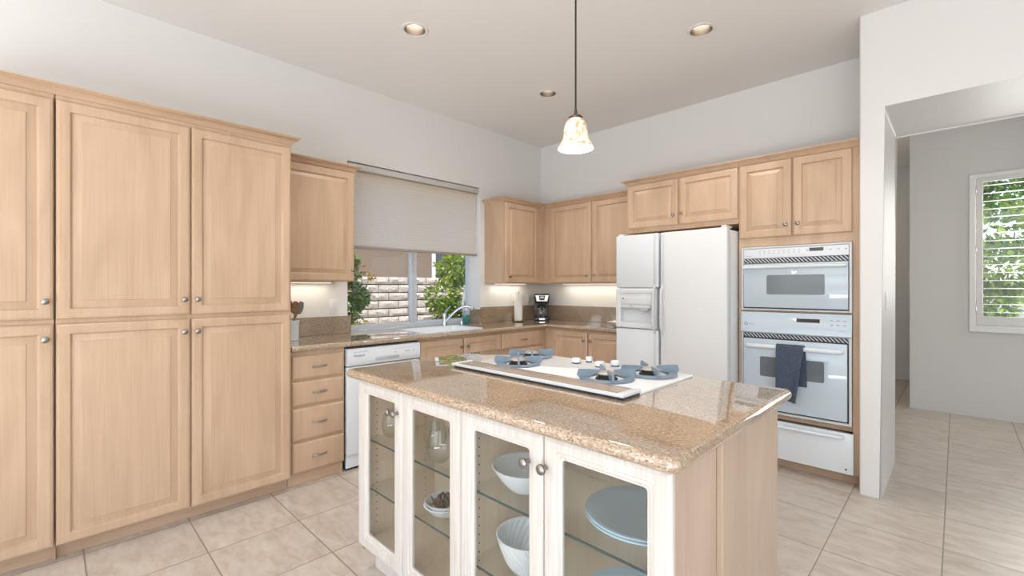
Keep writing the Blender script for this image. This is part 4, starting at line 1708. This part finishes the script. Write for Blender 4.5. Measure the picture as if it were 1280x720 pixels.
t = thing('coffee_maker', (kx, ky, CT), 'black drip coffee maker in the counter corner', 'coffee maker')
b = B(Mc)
b.box(-0.086, 0.086, -0.105, 0.105, 0.001, 0.040, 0.008)
b.build('base', M['black_gloss'], t)
b = B(Mc)
b.box(-0.083, 0.083, -0.105, -0.035, 0.0405, 0.2085, 0.006)
b.build('water_tank', M['dark_plastic'], t)
b = B(Mc)
b.loops([[(x, y, z) for x, y in ((-w, -0.105), (w, -0.105), (w, d), (-w, d))] for z, w, d in ((0.209, 0.083, 0.070), (0.25, 0.086, 0.092), (0.300, 0.088, 0.098), (0.312, 0.084, 0.092))])
hd = b.build('brew_head', M['black_gloss'], t)
b = B(Mc)
b.loops([[(x, d + 0.001, z) for x, z in ((-0.062, 0.226), (0.062, 0.226), (0.076, 0.296), (-0.076, 0.296))] for d in (0.0885, 0.0995)])
b.build('control_panel', M['steel'], hd)
b = B(Mc)
b.loops([[(x, d, z) for x, z in ((-0.028, 0.238), (0.028, 0.238), (0.036, 0.292), (-0.036, 0.292))] for d in (0.098, 0.1025)])
b.build('panel_inset', M['black_gloss'], hd)
b = B(Mc)
b.box(-0.021, 0.021, 0.1015, 0.1045, 0.262, 0.280, 0.001, 1)
b.build('display', M['pale_grey'], hd)
b = B(Mc)
b.lathe([(0, 0.042), (0.058, 0.042), (0.066, 0.056), (0.067, 0.095), (0.058, 0.135), (0.046, 0.155), (0.047, 0.165), (0.0445, 0.165), (0.044, 0.155), (0.056, 0.134), (0.065, 0.095), (0.064, 0.057), (0.056, 0.0445), (0, 0.0445)], (0, 0.032, 0), 'z', 32)
cf = b.build('carafe', M['clear'], t)
b = B(Mc)
b.lathe([(0, 0.166), (0.048, 0.166), (0.048, 0.172), (0.02, 0.184), (0, 0.185)], (0, 0.032, 0), 'z', 24)
b.lathe([(0.0475, 0.148), (0.0525, 0.148), (0.0525, 0.1655), (0.0475, 0.1655), (0.0475, 0.148)], (0, 0.032, 0), 'z', 24)
b.tube([(0.0, 0.082, 0.158), (0.0, 0.112, 0.158), (0.0, 0.118, 0.13), (0.0, 0.115, 0.085), (0.0, 0.102, 0.072)], 0.007, 8)
b.build('carafe_handle', M['black_gloss'], cf)
b = B(Mc)
b.loops([[(x, d, z) for x, z in ((-0.035, 0.010), (0.035, 0.010), (0.030, 0.030), (-0.030, 0.030))] for d in (0.104, 0.1065)])
b.build('base_badge', M['steel'], t)

# dish beside the refrigerator
b = B()
b.lathe([(0, 0), (0.05, 0), (0.06, 0.004), (0.105, 0.026), (0.132, 0.046), (0.137, 0.052), (0.131, 0.052), (0.104, 0.032), (0.058, 0.011), (0, 0.009)], (-2.345, 3.92, CT + 0.0005), 'z', 40, ripple=lambda a, h: 0.03 * math.sin(5 * a) * (h > 0.02))
tag(b.build('serving_dish', M['white_trim']), 'shallow white wavy dish on the counter against the refrigerator', 'dish')

# crock of utensils beside the pantry
cx_, cy_ = -3.478, 1.228
t = thing('utensil_crock', (cx_, cy_, CT), 'white utensil crock on the counter beside the pantry', 'crock')
b = B()
b.lathe([(0, 0.0005), (0.050, 0.0005), (0.053, 0.004), (0.057, 0.130), (0.061, 0.136), (0.061, 0.146), (0.057, 0.147), (0.052, 0.132), (0.048, 0.010), (0, 0.010)], (cx_, cy_, CT), 'z', 36)
b.build('jar', M['ceramic'], t)


def utensil(name, label, mat, top, head_w, head_l, bot, bowl_=True):
    bb = B()
    p0, p1 = Vector(bot), Vector(top)
    ax = (p1 - p0).normalized()
    L = (p1 - p0).length
    pts_, rad_ = [], []
    for i in range(9):
        q = i / 8
        pts_.append(tuple(p0 + ax * (L - head_l) * q))
        rad_.append(0.006)
    for i in range(1, 9):
        q = i / 8
        pts_.append(tuple(p0 + ax * ((L - head_l) + head_l * q)))
        rad_.append(0.006 + (head_w - 0.006) * math.sin(PI * min(0.18 + q * 0.76, 1)) ** 0.8)
    bb.tube(pts_, rad_, 14, flat=0.28)
    return tag(bb.build(name, mat, angle=50), label, 'utensil', 'utensils in the crock')


utensil('wooden_spoon', 'brown wooden spoon standing in the white crock', M['spoon_wood'], (-3.490, 1.268, CT + 0.285), 0.032, 0.095, (-3.474, 1.240, CT + 0.02))
utensil('silicone_spatula', 'grey silicone spoon leaning out of the white crock toward the window', M['grey_silicone'], (-3.512, 1.322, CT + 0.280), 0.030, 0.10, (-3.488, 1.204, CT + 0.02))
utensil('wooden_ladle', 'dark spoon rim showing between crock and pantry', M['brass_dark'], (-3.430, 1.200, CT + 0.300), 0.024, 0.07, (-3.448, 1.212, CT + 0.02))

# ---- switch and outlets
def wall_plate(name, M_, u, z, label, cat, kind, group=None):
    t_ = thing(name, M_(u, 0, z - 0.06), label, cat, group)
    bb = B(M_)
    bb.box(u - 0.036, u + 0.036, 0.0005, 0.006, z - 0.060, z + 0.060, 0.002)
    pl_ = bb.build('cover_plate', M['white_trim'], t_)
    bb = B(M_)
    if kind == 'rocker':
        bb.box(u - 0.017, u + 0.017, 0.0055, 0.0085, z - 0.034, z + 0.034, 0.001)
        bb.build('rocker', M['appliance'], t_)
    else:
        for s in (-1, 1):
            bb.box(u - 0.016, u + 0.016, 0.0055, 0.0078, z + s * 0.021 - 0.015, z + s * 0.021 + 0.015, 0.001)
        bb.build('sockets', M['appliance'], t_)
        bb = B(M_)
        for s in (-1, 1):
            for q in (-1, 1):
                bb.box(u + q * 0.006 - 0.001, u + q * 0.006 + 0.001, 0.0072, 0.0082, z + s * 0.021 - 0.005, z + s * 0.021 + 0.005)
        bb.build('slots', M['dark_plastic'], t_)


Ml = on_left(XW)
wall_plate('light_switch', Ml, 1.652, 1.168, 'white rocker light switch above the backsplash left of the window', 'switch', 'rocker')
wall_plate('outlet', Ml, 3.806, 1.182, 'white outlet behind the paper towel roll', 'outlet', 'duplex', 'backsplash outlets')
wall_plate('outlet', Ml, 4.055, 1.182, 'white outlet between the paper towels and coffee maker', 'outlet', 'duplex', 'backsplash outlets')
wall_plate('light_switch', lambda u, d, z: (-0.335 + d, u, z), 3.87, 1.235, 'white switch on the inner face of the passage wall end', 'switch', 'rocker')

# ================================================================== BLIND
bl = thing('cellular_blind', (-3.74, 2.52, 1.67), 'beige pleated cellular blind half lowered over the sink window', 'blind')
by0, by1 = WY0 + 0.012, WY1 - 0.030
b = B()
b.box(-3.775, -3.716, WY0 + 0.004, WY1 - 0.022, 2.352, 2.402, 0.003)
b.build('headrail', M['blind_rail'], bl)
b = B()
b.box(-3.768, -3.722, WY0 + 0.006, WY1 - 0.026, 2.342, 2.3515)
b.build('rail_lip', M['rail_taupe'], bl)
b = B()
NP = 24
zt, zb = 2.342, 1.690
prev = None
for i in range(2 * NP + 1):
    z = zt + (zb - zt) * i / (2 * NP)
    x = -3.7405 + (0.0035 if i % 2 else 0.0)
    row = [b.v((x, by0 + (by1 - by0) * k / 4, z)) for k in range(5)]
    if prev:
        for k in range(4):
            b.face([prev[k], prev[k + 1], row[k + 1], row[k]])
    prev = row
b.build('pleated_fabric', M['blind'], bl, angle=10)
b = B()
b.box(-3.762, -3.728, by0, by1 + 0.004, 1.668, 1.690, 0.003)
b.build('bottom_rail', M['rail_taupe'], bl)

# ================================================================== LAMPS
for i, (x, y) in enumerate(LIGHTS):
    lab = ['recessed ceiling light nearest the pantry cabinets', 'recessed ceiling light in front of the ovens, right of the pendant', 'recessed ceiling light nearest the wall corner'][i]
    t = thing('recessed_light', (x, y, ZC), lab, 'recessed light', 'recessed ceiling lights')
    b = B()
    b.lathe([(0.069, 0.004), (0.071, 0.0005), (0.071, -0.004), (0.078, -0.006), (0.092, -0.004), (0.094, -0.0006), (0.0735, -0.0006), (0.069, 0.004)], (x, y, ZC), 'z', 40)
    b.build('trim_ring', M['white_trim'], t)
    b = B()
    b.lathe([(0.0705, -0.001), (0.068, 0.05), (0.055, 0.095), (0.050, 0.105), (0.0485, 0.105), (0.0535, 0.094), (0.0665, 0.05), (0.069, -0.001), (0.0705, -0.001)], (x, y, ZC), 'z', 40)
    b.build('reflector', M['bronze'], t)
    b = B()
    b.lathe([(0, 0.052), (0.030, 0.054), (0.050, 0.060), (0.051, 0.070), (0.045, 0.09), (0, 0.09)], (x, y, ZC), 'z', 32)
    b.build('bulb', M['bulb'], t)
    lo_ = lamp('recessed_lamp', 'SPOT', (x, y, ZC - 0.01), 42, (1.0, 0.95, 0.89), target=(x, y, 0), spot_size=math.radians(110), spot_blend=0.8, shadow_soft_size=0.05)

lamp('hall_end_fill', 'POINT', (-1.5, 6.9, 2.9), 9, (1.0, 0.90, 0.78), shadow_soft_size=0.08)  # added fill with no fixture, lifts the dark far end of the hall

# pendant
qx, qy, qz = -1.262, 1.706, 1.972
t = thing('pendant_lamp', (qx, qy, qz), 'white alabaster bell pendant lamp on a black cord over the island', 'lamp')
b = B()
prof = [(0.082, 0.0), (0.080, 0.010), (0.071, 0.026), (0.061, 0.043), (0.057, 0.060), (0.0555, 0.085), (0.051, 0.107), (0.042, 0.126), (0.030, 0.138), (0.012, 0.143)]
inn = [(r - 0.004, h + (0.001 if h < 0.01 else -0.003)) for r, h in prof[::-1]]
b.lathe(prof + inn + [prof[0]], (qx, qy, qz), 'z', 48)
b.build('shade', M['alabaster'], t, angle=60)
b = B()
b.lathe([(0, 0.1435), (0.027, 0.1435), (0.030, 0.140), (0.032, 0.146), (0.026, 0.151), (0.010, 0.154), (0.008, 0.168), (0.005, 0.186), (0, 0.187)], (qx, qy, qz), 'z', 24)
b.build('cap', M['brass_dark'], t)
b = B()
b.tube([(qx, qy, qz + 0.18), (qx, qy, 2.5), (qx, qy, ZC - 0.004)], 0.0042, 8)
b.lathe([(0, 0), (0.055, 0), (0.06, -0.006), (0.05, -0.022), (0.01, -0.026), (0, -0.026)], (qx, qy, ZC - 0.001), 'z', 24)
b.build('cord', M['cord'], t)
b = B()
b.lathe([(0, 0.045), (0.016, 0.05), (0.024, 0.068), (0.016, 0.092), (0.010, 0.118), (0, 0.12)], (qx, qy, qz), 'z', 20)
b.build('bulb', M['bulb'], t)
lamp('pendant_glow', 'POINT', (qx, qy, qz - 0.02), 5, (1.0, 0.90, 0.74), shadow_soft_size=0.06)

# under-cabinet light bars
for nm, bx_, lab, rot_, ln in (
        ('a', (XW + 0.06, XW + 0.10, 1.13, 1.60), 'slim light bar under the wall cabinet next to the pantry', None, None),
        ('b', (XW + 0.06, XW + 0.10, 3.42, 3.92), 'slim light bar under the wall cabinet right of the window', None, None),
        ('c', (-3.30, -2.25, YB - 0.10, YB - 0.06), 'slim light bar under the wall cabinet above the coffee maker', None, None)):
    t = thing('under_cabinet_light', ((bx_[0] + bx_[1]) / 2, (bx_[2] + bx_[3]) / 2, UZ0 - 0.014), lab, 'light', 'under-cabinet light bars')
    b = B()
    b.box(*bx_, UZ0 - 0.010, UZ0 - 0.001, 0.002, 1)
    b.build('housing', M['white_trim'], t)
    b = B()
    b.box(bx_[0] + 0.006, bx_[1] - 0.006, bx_[2] + 0.01, bx_[3] - 0.01, UZ0 - 0.0125, UZ0 - 0.0102)
    b.build('diffuser', M['strip'], t)
    sx, sy = bx_[1] - bx_[0], bx_[3] - bx_[2]
    lamp('under_cabinet_lamp', 'AREA', ((bx_[0] + bx_[1]) / 2, (bx_[2] + bx_[3]) / 2, UZ0 - 0.016), 1.4 * max(sx, sy), (1.0, 0.91, 0.74), rot=(0, 0, 0), size=sx, size_y=sy)

# ================================================================== OUTSIDE
b = B()
b.box(-14, -3.93, -6, 12, -0.3, -0.12)
structure(b.build('ground_outside', M['soil'], keep=True), 'bare ground outside the sink window', 'ground')
b = B()
b.box(-3.93, 8, 6.8, 20, -0.3, -0.12)
structure(b.build('ground_front', M['paving'], keep=True), 'pale paving outside the hall window', 'ground')
b = B()
b.box(-5.5, 7, -12, -4.7, -0.3, -0.12)
structure(b.build('ground_patio', M['paving'], keep=True), 'pale patio behind the viewer', 'ground')

# split-face block wall
GX = -7.0
b = B()
rnd = random.Random(3)
bw, bh, zt_ = 0.386, 0.138, 1.505
for c_ in range(12):
    z1 = zt_ - c_ * bh
    z0 = z1 - bh + 0.017
    y = 1.0 + (c_ % 2) * bw / 2
    while y < 7.4:
        y0_, y1_ = y + 0.008, y + bw - 0.008
        nu, nv = 6, 3
        g = [[None] * (nv + 1) for _ in range(nu + 1)]
        for i in range(nu + 1):
            for j in range(nv + 1):
                edge = i in (0, nu) or j in (0, nv)
                dx = -0.004 if edge else rnd.uniform(0.0, 0.030)
                g[i][j] = b.v((GX + dx, y0_ + (y1_ - y0_) * i / nu, z0 + (z1 - z0) * j / nv))
        for i in range(nu):
            for j in range(nv):
                b.face([g[i][j], g[i + 1][j], g[i + 1][j + 1], g[i][j + 1]])
        bk = [b.v((GX - 0.15, yy, zz)) for yy, zz in ((y0_, z0), (y1_, z0), (y1_, z1), (y0_, z1))]
        rim = [[g[i][0] for i in range(nu + 1)], [g[nu][j] for j in range(nv + 1)], [g[i][nv] for i in range(nu, -1, -1)], [g[0][j] for j in range(nv, -1, -1)]]
        for q in range(4):
            b.face(rim[q][::-1] + [bk[q], bk[(q + 1) % 4]])
        b.face(bk)
        y += bw
gw = b.build('garden_wall', M['block'], keep=True, angle=20)
structure(gw, 'pale split-face block garden wall outside the sink window', 'wall')
b = B()
b.box(GX - 0.14, GX - 0.04, 1.0, 7.6, -0.12, zt_ - 0.012)
structure(b.build('garden_wall_core', M['mortar'], keep=True), 'mortar behind the garden wall blocks', 'wall')

# neighbouring house
hs = thing('house', (-9.5, 5, -0.12), 'tan stucco neighbouring house beyond the garden wall', 'house')
b = B()
b.box(-13, -9.0, -2, 6.50, -0.12, 3.4)
b.box(-13, -9.0, 6.50, 12, -0.12, 1.0)
b.box(-13, -9.0, 6.50, 12, 2.6, 3.4)
b.box(-13, -9.0, 8.0, 12, 1.0, 2.6)
b.build('stucco_wall', M['stucco'], hs)
b = B()
b.box(-9.12, -9.06, 6.50, 8.0, 1.0, 2.6)
b.build('window', M['dark_window'], hs)
ring(lambda u, d, z: (-9.05 + d, u, z), (6.40, 8.1, 0.9, 2.7), (6.50, 8.0, 1.0, 2.6), [(0, 0.051), (0, 0.08)], [(0, 0.08), (0, 0.051)]).build('window_trim', M['white_trim'], hs)
b = B()
b.prism([(-13.5, 3.4), (-8.4, 3.4), (-8.4, 3.52), (-11, 4.6), (-13.5, 4.6)], -2.5, 12.5, 'y')
b.build('roof', M['clay'], hs)


def shrub(name, label, cat, base, blobs, n, L, W, mat, flowers=None, stem='bark', stems=5, trunk=None):
    t_ = thing(name, base, label, cat)
    bb = B()
    for i in range(n):
        c, r = random.choice(blobs)
        d_ = rdir()
        p = Vector(c) + Vector((d_.x * r[0], d_.y * r[1], d_.z * r[2])) * random.uniform(0.55, 1.0)
        dr_ = (d_ + rdir() * 0.8 + Vector((0, 0, -0.15))).normalized()
        leaf_pts(bb, p, dr_, (Vector((0, 0, 1)) + rdir() * 0.5).normalized(), L * random.uniform(0.7, 1.2), W * random.uniform(0.8, 1.2))
    bb.build('foliage', M[mat], t_, angle=80)
    bb = B()
    for i in range(stems):
        c, r = blobs[i % len(blobs)]
        e_ = Vector(c) + rdir() * min(r) * 0.5
        s_ = Vector(base) + Vector((random.uniform(-0.04, 0.04), random.uniform(-0.04, 0.04), 0))
        mid_ = s_.lerp(e_, 0.5) + rdir() * 0.05
        bb.tube([tuple(s_), tuple(mid_), tuple(e_)], [0.014, 0.011, 0.006], 7)
    bb.build('stem', M[stem], t_)
    for fm, fn, fp in (flowers or []):
        bb = B()
        for i in range(fn):
            c = Vector(random.choice(fp)) + rdir() * 0.045
            for q in range(6):
                leaf_pts(bb, c, rdir(-0.3, 1), rdir(), 0.030, 0.024)
        bb.build('flowers', M[fm], t_, angle=80)
    return t_


shrub('flowering_shrub', 'bright green shrub with orange flowers left in the sink window', 'shrub', (-4.95, 2.28, -0.12),
      [((-4.95, 2.30, z), (0.17, 0.22, 0.20)) for z in (0.45, 0.75, 0.95, 1.12, 1.30)] + [((-4.92, 2.30, 1.48), (0.13, 0.20, 0.16)), ((-4.90, 2.33, 1.62), (0.10, 0.13, 0.10)), ((-4.93, 2.50, 1.22), (0.10, 0.10, 0.14))],
      2600, 0.065, 0.032, 'leaf2',
      flowers=[('petal', 16, [(-4.88, 2.42, 1.60), (-4.86, 2.36, 1.55), (-4.86, 2.50, 1.54), (-4.84, 2.30, 1.35), (-4.84, 2.60, 1.45)]),
               ('petal_y', 10, [(-4.74, 2.44, 0.92), (-4.74, 2.38, 0.88), (-4.76, 2.56, 1.46)])])
right_shrub = shrub('shrub', 'yellow-green leafy shrub right in the sink window beside the faucet', 'shrub', (-5.5, 4.15, -0.12),
      [((-5.5, 4.12, 1.18), (0.26, 0.28, 0.26)), ((-5.5, 4.25, 0.95), (0.26, 0.30, 0.25)), ((-5.45, 4.48, 1.15), (0.22, 0.26, 0.35)), ((-5.55, 4.38, 1.62), (0.28, 0.34, 0.22)),
       ((-5.5, 4.3, 0.6), (0.3, 0.35, 0.3)), ((-5.55, 4.60, 1.85), (0.3, 0.35, 0.3))],
      2600, 0.085, 0.045, 'leaf')
b = B()
for off in (-0.03, 0.0, 0.035):
    pts_ = []
    for i in range(12):
        q = i / 11
        pts_.append((-5.15 + 0.03 * math.sin(q * 9 + off * 60), 4.22 + off + 0.14 * q + 0.05 * math.sin(q * 12 + off * 90), -0.12 + 1.9 * q))
    b.tube(pts_, [0.022] * 11 + [0.012], 8)
b.build('gnarled_trunk', M['bark_pale'], right_shrub)

# terracotta pot by the shrub
b = B()
b.lathe([(0, 0), (0.10, 0), (0.15, 0.25), (0.165, 0.26), (0.165, 0.30), (0.14, 0.30), (0.09, 0.03), (0, 0.03)], (-5.0, 3.72, -0.119), 'z', 24)

b.bm.free()

# outside the hall window
gf = B()
gf.box(-2, 6, 14.0, 14.2, -0.12, 1.15)
structure(gf.build('garden_wall_front', M['paving'], keep=True), 'low pale wall outside the hall window', 'wall')
shrub('tree', 'green leafy tree behind the louvers at the left of the hall window', 'tree', (0.32, 8.6, -0.12),
      [((0.38, 8.6, 2.1), (0.35, 0.4, 0.4)), ((0.42, 8.6, 1.55), (0.30, 0.4, 0.4)), ((0.30, 8.6, 1.1), (0.25, 0.35, 0.35)), ((0.55, 8.9, 2.6), (0.45, 0.4, 0.4)), ((0.3, 8.7, 2.9), (0.5, 0.4, 0.4))],
      2600, 0.12, 0.055, 'leaf2')
shrub('tree', 'paler tree farther off beyond the hall window louvers', 'tree', (1.9, 11.5, -0.12),
      [((1.6, 11.5, 2.6), (0.8, 0.6, 0.6)), ((2.1, 11.5, 3.4), (1.1, 0.6, 0.7)), ((1.3, 11.5, 1.9), (0.6, 0.5, 0.4)), ((2.7, 11.5, 2.3), (0.7, 0.5, 0.6))],
      2200, 0.17, 0.08, 'leaf')
